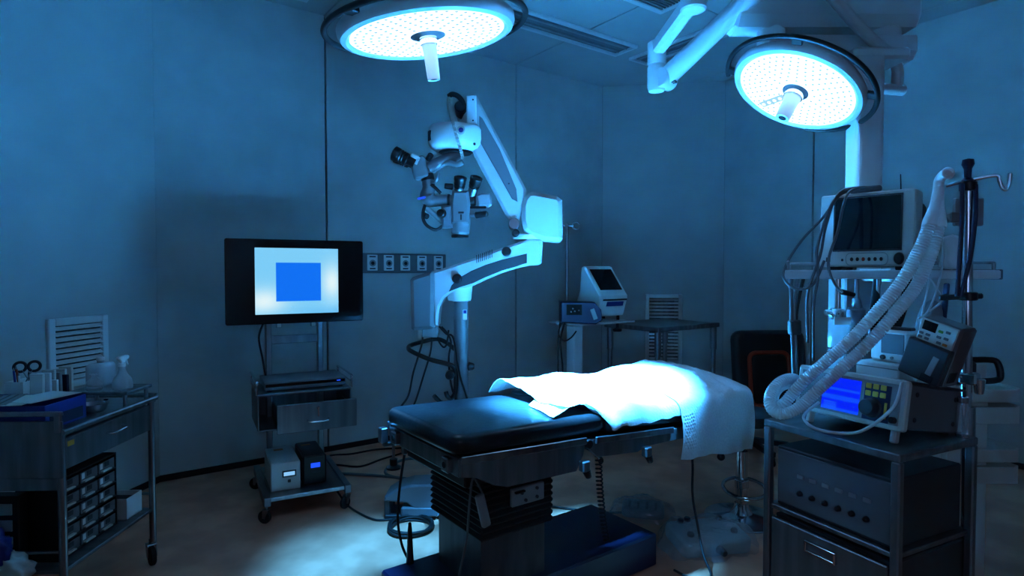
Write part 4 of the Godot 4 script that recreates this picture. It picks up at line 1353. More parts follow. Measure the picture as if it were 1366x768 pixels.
	lathe(gbo, [Vector2(0, 0), Vector2(0.024, 0), Vector2(0.029, 0.006), Vector2(0.031, 0.022), Vector2(0.027, 0.038), Vector2(0.015, 0.050), Vector2(0.009, 0.056), Vector2(0.009, 0.064), Vector2(0.015, 0.067), Vector2(0.015, 0.071), Vector2(0.007, 0.071)], Transform3D(), 24)
	obj("body", gbo, M.clear, gb)
	var wl := thing("steel_bowl", "shallow steel bowl on the trolley beside the blue box", "bowl", at + Bt * Vector3(0.325, top, -0.105), T)
	var wb := mb()
	lathe(wb, [Vector2(0, 0), Vector2(0.036, 0), Vector2(0.044, 0.008), Vector2(0.050, 0.030), Vector2(0.053, 0.031), Vector2(0.053, 0.033), Vector2(0.048, 0.032), Vector2(0.041, 0.010), Vector2(0, 0.004)], Transform3D(), 28)
	obj("bowl", wb, M.steel, wl)
	pbox("tab_handle", wl, M.chrome, Vector3(0.058, 0.031, 0.010), Vector3(0.022, 0.003, 0.016), 0.001, Basis(Vector3(0, 0, 1), 0.4))
	# blue open box with papers, cup of tools, packets
	var bb := thing("blue_box", "open blue cardboard box with papers lying in it on the trolley", "box", at + Bt * Vector3(0.0, top, 0), T)
	var bm := mb()
	box(bm, Vector3(0.125, 0.004, -0.235), Vector3(0.21, 0.008, 0.33), 0.001)
	for sx in [0.021, 0.229]:
		box(bm, Vector3(sx, 0.045, -0.235), Vector3(0.005, 0.09, 0.33), 0.001)
	for sz in [-0.072, -0.398]:
		box(bm, Vector3(0.125, 0.045, sz), Vector3(0.21, 0.09, 0.005), 0.001)
	obj("tray", bm, M.blue_plastic, bb)
	pbox("label_strip", bb, M.navy, Vector3(0.125, 0.030, -0.0685), Vector3(0.17, 0.04, 0.001), 0.0)
	var rng := RandomNumberGenerator.new()
	rng.seed = 5
	for k in 3:
		var pp := thing("paper_sheet", ["topmost loose paper sheet in the blue box", "tilted paper sheet sticking out of the blue box towards the bowl", "striped paper sheet at the left in the blue box"][k], "paper", at + Bt * Vector3([0.13, 0.17, 0.10][k], top + 0.088 + k * 0.003, [-0.25, -0.19, -0.31][k]), T + [8.0, -14.0, 20.0][k], "papers in the blue box")
		pbox("sheet", pp, M.paper if k < 2 else M.grey, Vector3.ZERO, Vector3(0.20, 0.0015, 0.14), 0.0)
		if k == 2:
			for j in 5:
				pbox("printed_line", pp, M.darkgrey, Vector3(0, 0.0012, -0.05 + j * 0.024), Vector3(0.17, 0.0006, 0.006), 0.0)
	var cup := thing("tool_cup", "small white box holding scissors and pens behind the blue box", "holder", at + Bt * Vector3(0.31, top, -0.355), T)
	var cm := mb()
	for sx in [-1.0, 1.0]:
		box(cm, Vector3(sx * 0.058, 0.066, 0), Vector3(0.003, 0.132, 0.07), 0.0)
		box(cm, Vector3(0, 0.066, sx * 0.034), Vector3(0.12, 0.132, 0.003), 0.0)
	box(cm, Vector3(0, 0.002, 0), Vector3(0.12, 0.004, 0.07), 0.0)
	obj("holder", cm, M.white, cup)
	var sc := thing("scissors", "dark-handled scissors standing in the white holder", "scissors", at + Bt * Vector3(0.32, top + 0.108, -0.355), T - 50.0)
	for k in 2:
		var sx := -1.0 if k == 0 else 1.0
		var rg := mb()
		torus(rg, Vector3(sx * 0.022, 0.074, 0.004 * sx), 0.019, 0.0055, Basis(Vector3(1, 0, 0), PI * 0.5) * Basis(Vector3(0, 1, 0), 0.3 * sx), 0.0, TAU, 22, 8)
		obj("ring", rg, M.black, sc)
		bar_part("blade", sc, M.steel, Vector3(sx * 0.016, 0.062, 0.004 * sx), Vector3(-sx * 0.012, 0.0, 0.004 * sx), 0.010, 0.004, 0.001)
	for k in 4:
		var q: Array = [[-0.045, 0.085, 0.010, M.orange, "orange pencil standing in the white holder"], [-0.03, 0.075, -0.015, M.blue_plastic, "blue pen standing in the white holder"], [-0.055, 0.06, 0.02, M.white, "white marker leaning out of the white holder"], [0.045, 0.055, -0.02, M.darkgrey, "dark clamp standing in the white holder"]][k]
		var pn := thing("pen", q[4], "pen", at + Bt * Vector3(0.31 + q[0], top + 0.098, -0.355 + q[2]), T, "pens in the holder")
		pcyl("shaft", pn, q[3], Vector3.ZERO, Vector3(-0.012 + 0.004 * k, q[1], 0.0), 0.0038, -1.0, 0.001, 8)
		pcyl("tip", pn, M.grey, Vector3(-0.012 + 0.004 * k, q[1], 0.0), Vector3(-0.013 + 0.004 * k, q[1] + 0.012, 0.0), 0.0038, 0.001, 0.0, 8)
	var plab := ["white paper packet nearest the tool holder", "second white packet from the tool holder", "third white packet from the tool holder", "middle packet of the upright row on the trolley", "grey packet beside the dark blue one", "dark blue upright packet in the row of packets", "white packet just right of the dark blue one", "last upright packet, nearest the glass bottle"]
	for k in 8:
		var pk := thing("packet", plab[k], "packet", at + Bt * Vector3(0.285 + k * 0.0205, top, -0.292 + 0.012 * (k % 3)), T + rng.randf_range(-6, 6), "upright packets on the trolley")
		var hh := rng.randf_range(0.125, 0.165)
		pbox("wrapper", pk, [M.paper, M.white, M.paper, M.offwhite, M.grey, M.navy, M.offwhite, M.paper][k], Vector3(0, hh * 0.5, 0), Vector3(0.014, hh, 0.05), 0.002, Basis(Vector3(0, 0, 1), rng.randf_range(-0.03, 0.03)))
	var bj := thing("small_jar", "small jar with a blue lid behind the upright packets", "jar", at + Bt * Vector3(0.475, top, -0.33), T)
	pcyl("jar", bj, M.milky, Vector3.ZERO, Vector3(0, 0.115, 0), 0.024, -1.0, 0.004)
	pcyl("lid", bj, M.blue_plastic, Vector3(0, 0.113, 0), Vector3(0, 0.135, 0), 0.022, -1.0, 0.003)
	var rl := thing("tape_roll", "dark roll lying at the left end of the blue box", "roll", at + Bt * Vector3(0.10, top + 0.098, -0.345), T)
	var rm := mb()
	lathe(rm, [Vector2(0.018, 0), Vector2(0.034, 0), Vector2(0.034, 0.024), Vector2(0.018, 0.024), Vector2(0.018, 0)], Transform3D(), 24)
	obj("roll", rm, M.navy, rl)
	# small-parts drawer cabinet on the lower shelf
	var oc := thing("parts_cabinet", "black small-parts cabinet with rows of clear drawers on the lower shelf", "drawer cabinet", at + Bt * Vector3(0.0, 0.252, 0), T)
	var om := mb()
	box(om, Vector3(0.235, 0.150, -0.215), Vector3(0.33, 0.30, 0.006), 0.001)
	for sx in [0.073, 0.397]:
		box(om, Vector3(sx, 0.150, -0.14), Vector3(0.006, 0.30, 0.15), 0.001)
	for k in 6:
		box(om, Vector3(0.235, 0.004 + k * 0.0585, -0.14), Vector3(0.33, 0.006, 0.15), 0.001)
	obj("cabinet_frame", om, M.black, oc)
	for r in 5:
		for q in 3:
			var dm := mb()
			var cx := 0.129 + q * 0.106
			var cy := 0.033 + r * 0.0585
			box(dm, Vector3(cx, cy - 0.004, -0.069), Vector3(0.098, 0.040, 0.004), 0.001)
			box(dm, Vector3(cx, cy - 0.020, -0.120), Vector3(0.098, 0.003, 0.10), 0.0)
			var dr := obj("small_drawer", dm, M.midgrey, oc)
			pbox("lip", dr, M.offwhite, Vector3(cx - 0.012, cy - 0.018, -0.062), Vector3(0.055, 0.006, 0.014), 0.001)
			pbox("content_tag", dr, M.darkgrey, Vector3(cx, cy + 0.004, -0.0665), Vector3(0.026, 0.018, 0.002), 0.0)
			pbox("inset_tag", dr, M.white, Vector3(cx - 0.034, cy + 0.002, -0.0665), Vector3(0.016, 0.022, 0.001), 0.0)
	var o2 := thing("stacked_tray_unit", "dark tray unit with four pale drawers at the end of the lower shelf", "drawer unit", at + Bt * Vector3(0.0, 0.252, 0), T)
	pbox("tray_frame", o2, M.black, Vector3(0.045, 0.13, -0.27), Vector3(0.045, 0.26, 0.20), 0.003)
	for k in 4:
		pbox("tray", o2, M.grey, Vector3(0.020, 0.040 + k * 0.058, -0.25), Vector3(0.006, 0.040, 0.12), 0.002)
	var wb2 := thing("white_box", "white open carton at the far end of the lower shelf", "box", at + Bt * Vector3(0.485, 0.252, -0.12), T)
	var wm := mb()
	for sx in [-1.0, 1.0]:
		box(wm, Vector3(sx * 0.053, 0.045, 0), Vector3(0.004, 0.09, 0.15), 0.001)
		box(wm, Vector3(0, 0.045, sx * 0.073), Vector3(0.11, 0.09, 0.004), 0.001)
	box(wm, Vector3(0, 0.003, 0), Vector3(0.11, 0.006, 0.15), 0.001)
	obj("carton", wm, M.white, wb2)
	pbox("dark_content", wb2, M.black, Vector3(0, 0.065, 0), Vector3(0.10, 0.012, 0.14), 0.003)
	# crumpled packs at the lower left edge
	var bag := thing("crumpled_bag", "crumpled pale blue and yellow plastic pack at the lower left edge", "bag", at + Bt * Vector3(-0.03, 0.0, -0.20), T)
	var nz := FastNoiseLite.new()
	nz.seed = 77
	nz.frequency = 9.0
	for k in 2:
		var bg := mb()
		var cc: Vector3 = [Vector3(0, 0.34, -0.05), Vector3(0.015, 0.27, 0.02)][k]
		var rr: Vector3 = [Vector3(0.05, 0.09, 0.09), Vector3(0.045, 0.06, 0.08)][k]
		sheet(bg, func(u: float, v: float) -> Vector3:
			var a := u * TAU
			var b := (v - 0.5) * PI
			var dr := Vector3(cos(a) * cos(b), sin(b), sin(a) * cos(b))
			return cc + dr * rr * (1.0 + 0.35 * nz.get_noise_3dv(dr * 0.25 + Vector3(k, 0, 0))), 28, 16)
		obj(["blue_pack", "pale_pack"][k], bg, [M.blue_plastic, M.offwhite][k], bag)
	pbox("yellow_label", bag, M.yellow, Vector3(0.065, 0.262, 0.03), Vector3(0.004, 0.03, 0.05), 0.001, Basis(Vector3(1, 0, 0), 0.5))

# ---------------------------------------------------------------- things on the walls
func louvre(called: String, label: String, c: Vector3, turn: float, w: float, h: float, n: int) -> void:
	var t := thing(called, label, "vent", c, turn, "louvred wall vents")
	var f := mb()
	var fr := 0.038
	for sg in [-1.0, 1.0]:
		box(f, Vector3(sg * (w * 0.5 - fr * 0.5), 0, 0.010), Vector3(fr, h, 0.022), 0.004)
		box(f, Vector3(0, sg * (h * 0.5 - fr * 0.5), 0.010), Vector3(w - fr * 2.0, fr, 0.022), 0.004)
	obj("frame", f, M.white, t)
	# sheet metal duct running back through the wall
	var du := mb()
	var dw := w - 0.062
	var dh := h - 0.062
	for sg in [-1.0, 1.0]:
		box(du, Vector3(sg * dw * 0.5, 0, -0.20), Vector3(0.002, dh, 0.40))
		box(du, Vector3(0, sg * dh * 0.5, -0.20), Vector3(dw, 0.002, 0.40))
	box(du, Vector3(0, 0, -0.40), Vector3(dw, dh, 0.002))
	obj("duct", du, M.steel_dull, t)
	var sm := mb()
	box(sm, Vector3.ZERO, Vector3(w - fr * 2.0 + 0.004, 0.0032, 0.026), 0.001, Basis(Vector3(1, 0, 0), 0.72))
	var me := made(sm)
	for k in n:
		shared("slat", me, M.white, t, Vector3(0, -h * 0.5 + fr + (k + 0.5) * (h - fr * 2.0) / n, 0.011))

func wall_fittings() -> void:
	louvre("wall_vent", "small white louvred vent above the instrument trolley", Vector3(-0.010, 0.885, -3.829), 45.0, 0.355, 0.36, 10)
	louvre("wall_vent", "tall white louvred vent behind the grey steel table", Vector3(4.602, 0.74, -3.803), -45.0, 0.35, 0.68, 18)
	var st := thing("outlet_strip", "grey wall strip with a row of five power outlets beside the screen", "outlet strip", Vector3(2.0, 1.362, -4.225))
	pbox("backing", st, M.midgrey, Vector3(0.005, 0, 0.010), Vector3(0.80, 0.150, 0.020), 0.004)
	for x in [1.775, 1.907, 2.044, 2.187, 2.334]:
		var o := pbox("outlet", st, M.white, Vector3(x - 2.0, 0.004, 0.022), Vector3(0.082, 0.118, 0.008), 0.003)
		pcyl("socket", o, M.grey, Vector3(x - 2.0, 0.0, 0.026), Vector3(x - 2.0, 0.0, 0.030), 0.026, -1.0, 0.002)
		pcyl("socket_hole", o, M.dial_hole, Vector3(x - 2.0, 0.0, 0.0298), Vector3(x - 2.0, 0.0, 0.0306), 0.014, -1.0, 0.0, 12)
		pbox("name_strip", o, M.darkgrey, Vector3(x - 2.0, 0.049, 0.0265), Vector3(0.05, 0.010, 0.001), 0.0)
		pbox("lower_mark", o, M.darkgrey, Vector3(x - 2.0, -0.040, 0.0265), Vector3(0.045, 0.010, 0.001), 0.0)
	var s2 := thing("wall_socket", "single white wall socket under the microscope's electronics box", "outlet", Vector3(2.205, 0.818, -4.225))
	var pl := pbox("plate", s2, M.white, Vector3(0, 0, 0.006), Vector3(0.10, 0.10, 0.012), 0.004)
	pcyl("plug", pl, M.black, Vector3(0.015, 0.01, 0.012), Vector3(0.015, 0.01, 0.045), 0.020, -1.0, 0.004)

# ---------------------------------------------------------------- steel table, analyser stand and chair at the back right
func back_table() -> void:
	var t := thing("steel_table", "plain grey steel work table in front of the tall vent", "table", Vector3(3.875, 0, -3.22))
	var tp := mb()
	box(tp, Vector3(0, 0.862, 0), Vector3(0.76, 0.036, 0.57), 0.004)
	obj("top", tp, M.steel_dull, t)
	for sx in [-1.0, 1.0]:
		for sz in [-1.0, 1.0]:
			pcyl("leg", t, M.steel, Vector3(sx * 0.345, 0, sz * 0.25), Vector3(sx * 0.345, 0.845, sz * 0.25), 0.019, -1.0, 0.0, 16)
			pcyl("leg_sleeve", t, M.steel, Vector3(sx * 0.345, 0.66, sz * 0.25), Vector3(sx * 0.345, 0.845, sz * 0.25), 0.026, -1.0, 0.003, 16)
	bar_part("stretcher", t, M.steel, Vector3(-0.345, 0.20, -0.25), Vector3(0.345, 0.20, -0.25), 0.025, 0.025)
	# stand with a glass tray
	var at := Vector3(2.83, 0, -3.13)
	var s := thing("roll_stand", "grey column stand with a tray, left of the steel table", "stand", at)
	pbox("column", s, M.lamp_white, Vector3(0, 0.49, 0), Vector3(0.085, 0.86, 0.085), 0.008)
	var bs := mb()
	for k in 5:
		var an := TAU * k / 5.0 + 0.3
		bar(bs, Vector3(0, 0.10, 0), Vector3(cos(an) * 0.27, 0.075, sin(an) * 0.27), 0.04, 0.035, 0.005)
	obj("star_base", bs, M.darkgrey, s)
	for k in 5:
		var an := TAU * k / 5.0 + 0.3
		caster(s, Vector3(cos(an) * 0.26, 0, sin(an) * 0.26), 0.025, an)
	var tr := mb()
	prism(tr, rrect(0.56, 0.34, 0.02), 0.012, Transform3D(Basis(Vector3(1, 0, 0), Vector3(0, 0, 1), Vector3(0, -1, 0)), Vector3(0.19, 0.935, -0.02)), 0.002)
	obj("tray", tr, M.lamp_white, s)
	pcyl("tray_screw", s, M.chrome, Vector3(0.14, 0.941, 0.11), Vector3(0.14, 0.955, 0.11), 0.011, -1.0, 0.002, 12)
	var kn := mb()
	lathe(kn, [Vector2(0, 0), Vector2(0.030, 0), Vector2(0.034, 0.008), Vector2(0.034, 0.020), Vector2(0.012, 0.028), Vector2(0.010, 0.075)], Transform3D(Basis(), Vector3(0.40, 0.855, 0.03)), 16)
	obj("tray_knob", kn, M.black, s)
	bar_part("side_arm", s, M.grey, Vector3(-0.04, 0.94, 0.0), Vector3(-0.16, 0.945, 0.0), 0.03, 0.03)
	# infusion pole fixed to the stand
	var p := ptube("pole", s, M.steel, [Vector3(-0.02, 0.94, -0.06), Vector3(-0.02, 1.64, -0.06)], 0.0115, 12)
	var hr := Vector3(0.808, 0, 0.589)
	var h0 := Vector3(-0.02, 1.625, -0.06)
	ptube("pole_cross", p, M.steel, [h0 - hr * 0.03, h0 + hr * 0.045], 0.007, 8)
	var hk := mb()
	torus(hk, h0 + hr * 0.065, 0.026, 0.0045, Basis(hr, Vector3(-hr.z, 0, hr.x), Vector3.UP), 0.3, TAU * 0.93, 24, 8)
	obj("pole_hook", hk, M.steel, p)
	# slanting display unit standing on the tray
	var d := thing("display_unit", "white desktop device with a slanted dark screen on the tray stand", "monitor", at + Vector3(0.295, 0.941, 0.0))
	var pr := mb()
	# profile in (z, y): lower front, chin, screen plane leaning back
	prism(pr, [Vector2(-0.15, 0.036), Vector2(0.055, 0.036), Vector2(0.062, 0.05), Vector2(0.10, 0.165), Vector2(0.10, 0.185), Vector2(-0.062, 0.392), Vector2(-0.082, 0.398), Vector2(-0.105, 0.385), Vector2(-0.12, 0.22), Vector2(-0.15, 0.15)], 0.285, Transform3D(Basis(Vector3(0, 0, 1), Vector3.UP, Vector3(-1, 0, 0)), Vector3.ZERO), 0.010)
	obj("case", pr, M.white, d)
	var sn := Vector3(0, 0.162, 0.207).normalized()
	var sy := Vector3(0, 0.207, -0.162).normalized()
	var sb := Basis(Vector3.RIGHT, sy, sn)
	pbox("screen", d, M.glass_dark, Vector3(0, 0.300, 0.0115) + sn * 0.001, Vector3(0.220, 0.190, 0.004), 0.001, sb)
	pbox("slot", d, M.black, Vector3(0.01, 0.155, 0.094), Vector3(0.24, 0.012, 0.016), 0.001)
	pbox("blue_drawer", d, M.blue_plastic, Vector3(0.02, 0.125, 0.086), Vector3(0.17, 0.035, 0.008), 0.002, Basis(Vector3(1, 0, 0), 0.3))
	for q in [[-0.11, 0.03], [0.11, 0.03], [-0.11, -0.12], [0.11, -0.12]]:
		pcyl("foot", d, M.rubber, Vector3(q[0], 0.0, q[1]), Vector3(q[0], 0.038, q[1]), 0.012, -1.0, 0.0, 10)
	# blue control box to the left of it
	var b := thing("blue_control_box", "dark blue control box with a black knob panel beside the white device", "control unit", at + Vector3(-0.03, 0.941, 0.02), -36.1)
	var bm := mb()
	prism(bm, [Vector2(-0.10, 0.012), Vector2(0.14, 0.0), Vector2(0.185, 0.03), Vector2(0.175, 0.10), Vector2(0.13, 0.15), Vector2(-0.10, 0.155)], 0.16, Transform3D(Basis(), Vector3(0, 0.0, 0.06)), 0.008)
	obj("case", bm, M.blue_paint, b)
	var kp := pbox("knob_panel", b, M.dial_hole, Vector3(-0.008, 0.100, 0.141), Vector3(0.105, 0.072, 0.005), 0.002)
	for q in [[-0.030, 0.086], [-0.005, 0.090], [0.022, 0.096], [-0.018, 0.108]]:
		pcyl("knob", kp, M.grey, Vector3(q[0], q[1], 0.143), Vector3(q[0], q[1], 0.152), 0.005, -1.0, 0.001, 10)
	pbox("oval_plate", b, M.grey, Vector3(0.125, 0.07, 0.141), Vector3(0.030, 0.075, 0.005), 0.002, Basis(Vector3(0, 0, 1), 0.35))
	ptube("power_cord", b, M.cable, curve([Vector3(-0.07, 0.01, 0.10), Vector3(-0.10, -0.12, 0.12), Vector3(-0.085, -0.30, 0.12), Vector3(-0.10, -0.45, 0.12), Vector3(-0.11, -0.60, 0.12), Vector3(-0.11, -0.90, 0.12)], 6), 0.006, 6)
	ptube("power_cord", b, M.cable, curve([Vector3(-0.09, 0.01, 0.10), Vector3(-0.115, -0.06, 0.14), Vector3(-0.08, -0.11, 0.15), Vector3(-0.03, -0.09, 0.14), Vector3(0.01, -0.05, 0.10)], 6), 0.005, 6)
	ptube("power_cord", b, M.cable, curve([Vector3(-0.10, 0.01, 0.08), Vector3(-0.115, -0.15, 0.10), Vector3(-0.11, -0.40, 0.11), Vector3(-0.075, -0.62, 0.10), Vector3(-0.07, -0.90, 0.10)], 6), 0.005, 6)
	# office chair, its back towards the table
	var c := thing("office_chair", "black office chair with an orange-edged backrest behind the table's foot", "chair", Vector3(3.73, 0, -2.23), -30.0)
	var bk := mb()
	cushion(bk, 0.50, 0.50, 0.09, 0.06, 0.035, Transform3D(Basis(Vector3(1, 0, 0), Vector3(0, 0.12, 0.99).normalized(), Vector3(0, -0.99, 0.12).normalized()), Vector3(0, 0.655, 0.02)), 0.015)
	obj("backrest", bk, M.black, c)
	var pipe := mb()
	var pr2 := []
	for q in rrect(0.27, 0.34, 0.045, Vector2(-0.03, 0.60)):
		pr2.append(Vector3(q.x, q.y, 0.128 - (q.y - 0.655) * 0.12))
	pr2.append(pr2[0])
	tube(pipe, pr2, 0.014, 8)
	obj("orange_piping", pipe, M.orange, c)
	var ins := mb()
	cushion(ins, 0.24, 0.31, 0.03, 0.04, 0.014, Transform3D(Basis(Vector3(1, 0, 0), Vector3(0, 0.12, 0.99).normalized(), Vector3(0, -0.99, 0.12).normalized()), Vector3(-0.03, 0.60, 0.110)))
	obj("back_cushion", ins, M.black, c)
	var se := mb()
	cushion(se, 0.50, 0.48, 0.10, 0.08, 0.04, Transform3D(Basis(), Vector3(0, 0.40, -0.20)))
	obj("seat", se, M.black, c)
	pcyl("gas_post", c, M.black, Vector3(0, 0.10, -0.20), Vector3(0, 0.41, -0.20), 0.028)
	for k in 5:
		var an := TAU * k / 5.0 + 0.2
		var e := Vector3(cos(an) * 0.28, 0.075, -0.20 + sin(an) * 0.28)
		bar_part("base_spoke", c, M.black, Vector3(0, 0.11, -0.20), e, 0.045, 0.035)
		caster(c, Vector3(e.x, 0, e.z), 0.026, an, "darkgrey")

# ---------------------------------------------------------------- things on the floor
func floor_things() -> void:
	# round stool with chrome foot
	var s := thing("round_stool", "round chrome-footed stool under the foot of the table", "stool", Vector3(2.80, 0, -1.79))
	var b := mb()
	lathe(b, [Vector2(0, 0), Vector2(0.185, 0), Vector2(0.190, 0.006), Vector2(0.186, 0.012), Vector2(0.12, 0.020), Vector2(0.055, 0.034), Vector2(0.038, 0.060), Vector2(0.034, 0.085), Vector2(0, 0.085)], Transform3D(), 48)
	obj("foot_plate", b, M.chrome, s)
	pcyl("post", s, M.chrome, Vector3(0, 0.08, 0), Vector3(0, 0.36, 0), 0.030, -1.0, 0.0, 24)
	pcyl("gas_lift", s, M.black, Vector3(0, 0.35, 0), Vector3(0, 0.52, 0), 0.018, -1.0, 0.0, 20)
	var fr := mb()
	torus(fr, Vector3(-0.045, 0.185, 0.045), 0.105, 0.0095, Basis(Vector3(0.7, 0, 0.7).normalized(), 0.18), 0.0, TAU, 40, 10)
	obj("foot_ring", fr, M.chrome, s)
	pcyl("ring_clamp", s, M.chrome, Vector3(0, 0.165, 0), Vector3(0, 0.21, 0), 0.036, -1.0, 0.003)
	var se := mb()
	lathe(se, [Vector2(0, 0), Vector2(0.14, 0), Vector2(0.17, 0.012), Vector2(0.178, 0.035), Vector2(0.165, 0.058), Vector2(0.12, 0.068), Vector2(0, 0.07)], Transform3D(Basis(), Vector3(0, 0.51, 0)), 36)
	obj("seat", se, M.black, s)
	# foot switch left of the column
	var f := thing("foot_switch", "grey foot switch on legs beside the table column", "foot pedal", Vector3(1.455, 0, -2.845), -36.1)
	var fm := mb()
	prism(fm, [Vector2(-0.17, 0.10), Vector2(-0.165, 0.125), Vector2(-0.10, 0.165), Vector2(-0.03, 0.185), Vector2(0.15, 0.19), Vector2(0.16, 0.05), Vector2(0.0, 0.05), Vector2(-0.05, 0.09)], 0.17, Transform3D(), 0.010)
	obj("cover", fm, M.midgrey, f)
	for z in [-0.06, 0.06]:
		bar_part("leg", f, M.darkgrey, Vector3(-0.155, 0.0, z), Vector3(-0.155, 0.11, z), 0.02, 0.03)
	pbox("foot_bar", f, M.darkgrey, Vector3(-0.06, 0.012, 0), Vector3(0.21, 0.024, 0.15), 0.004)
	pbox("pedal", f, M.midgrey, Vector3(0.02, 0.045, 0.02), Vector3(0.20, 0.05, 0.14), 0.008)
	# coil of black cable
	var c := mb()
	for k in 6:
		var pts := []
		for i in 41:
			var an := TAU * i / 40.0
			var r := 0.098 + 0.006 * (k % 3) + 0.003 * sin(an * 2.0 + k)
			pts.append(Vector3(cos(an) * r * 1.02, 0.007 + 0.010 * (k / 2) + 0.003 * sin(an * 3.0 + k * 1.7), sin(an) * r))
		tube(c, pts, 0.0062, 6, false)
	var co := obj("cable_coil", c, M.cable, self)
	co.position = Vector3(1.335, 0, -2.695)
	tag(co, "black cable coiled in a ring on the lit floor", "cable")
	# bagged foot pedals
	var nz := FastNoiseLite.new()
	nz.seed = 91
	nz.frequency = 5.0
	for k in 2:
		var big := k == 0
		var t := thing("bagged_pedal", "large foot pedal with round buttons wrapped in a clear plastic bag" if big else "small foot pedal wrapped in a clear plastic bag behind the table base", "foot pedal", Vector3(2.38, 0, -1.70) if big else Vector3(2.41, 0, -2.12), -25.0 if big else -50.0, "bagged foot pedals")
		var w := 0.34 if big else 0.22
		var d := 0.22 if big else 0.14
		var pm := mb()
		cushion(pm, w, d, 0.075 if big else 0.05, 0.03, 0.018, Transform3D(Basis(Vector3(1, 0, 0), 0.10), Vector3(0, 0.012, 0)))
		var po := obj("pedal", pm, M.grey if big else M.midgrey, t)
		if big:
			for q in [[-0.10, -0.07], [0.10, -0.07], [-0.11, 0.05], [0.11, 0.05], [-0.06, -0.08]]:
				pcyl("button", po, M.black, Vector3(q[0], 0.085 - q[1] * 0.1, q[1]), Vector3(q[0], 0.105 - q[1] * 0.1, q[1]), 0.016, -1.0, 0.004, 14)
			pcyl("cable_gland", po, M.darkgrey, Vector3(0.0, 0.04, d * 0.5 - 0.01), Vector3(0.0, 0.04, d * 0.5 + 0.05), 0.022, 0.014, 0.003)
		else:
			for q in 4:
				pbox("rib", po, M.darkgrey, Vector3(-0.07 + q * 0.045, 0.062, 0), Vector3(0.014, 0.006, 0.11), 0.002)
		var bg := mb()
		sheet(bg, func(u: float, v: float) -> Vector3:
			var an := u * TAU
			var rr := 1.0 - v
			var ex := pow(absf(cos(an)), 0.6) * signf(cos(an))
			var ez := pow(absf(sin(an)), 0.6) * signf(sin(an))
			var n0 := nz.get_noise_3d(ex * 0.3 * rr + k * 4.0, ez * 0.3 * rr, v * 0.2)
			var hgt := (0.118 if big else 0.085) * pow(clampf(1.0 - pow(rr, 3.2), 0.0, 1.0), 0.7)
			var sz := 1.0 + 0.22 * n0 * rr
			return Vector3(ex * rr * (w * 0.5 + 0.055) * sz, 0.004 + hgt * (1.0 + 0.30 * n0) + 0.02 * absf(n0) * rr, ez * rr * (d * 0.5 + 0.05) * sz), 64, 22)
		obj("plastic_bag", bg, M.clear, t)

# ---------------------------------------------------------------- cart and devices at the right
func lcd_picture() -> ImageTexture:
	var w := 96
	var h := 64
	var im := Image.create(w, h, true, Image.FORMAT_RGB8)
	for y in h:
		for x in w:
			var v := float(y) / h
			var c := Color(0.02, 0.13, 1.0)
			if (v > 0.30 and v < 0.38) or (v > 0.52 and v < 0.66) or (v > 0.90):
				c = Color(0.05, 0.30, 1.0)
			if v > 0.72 and x > 6 and x < 40 and y % 4 < 2:
				c = Color(0.10, 0.38, 1.0)
			if v < 0.26 and (x * 7 + y * 3) % 11 < 3:
				c = Color(0.03, 0.20, 1.0)
			im.set_pixel(x, y, c)
	im.generate_mipmaps()
	return ImageTexture.create_from_image(im)

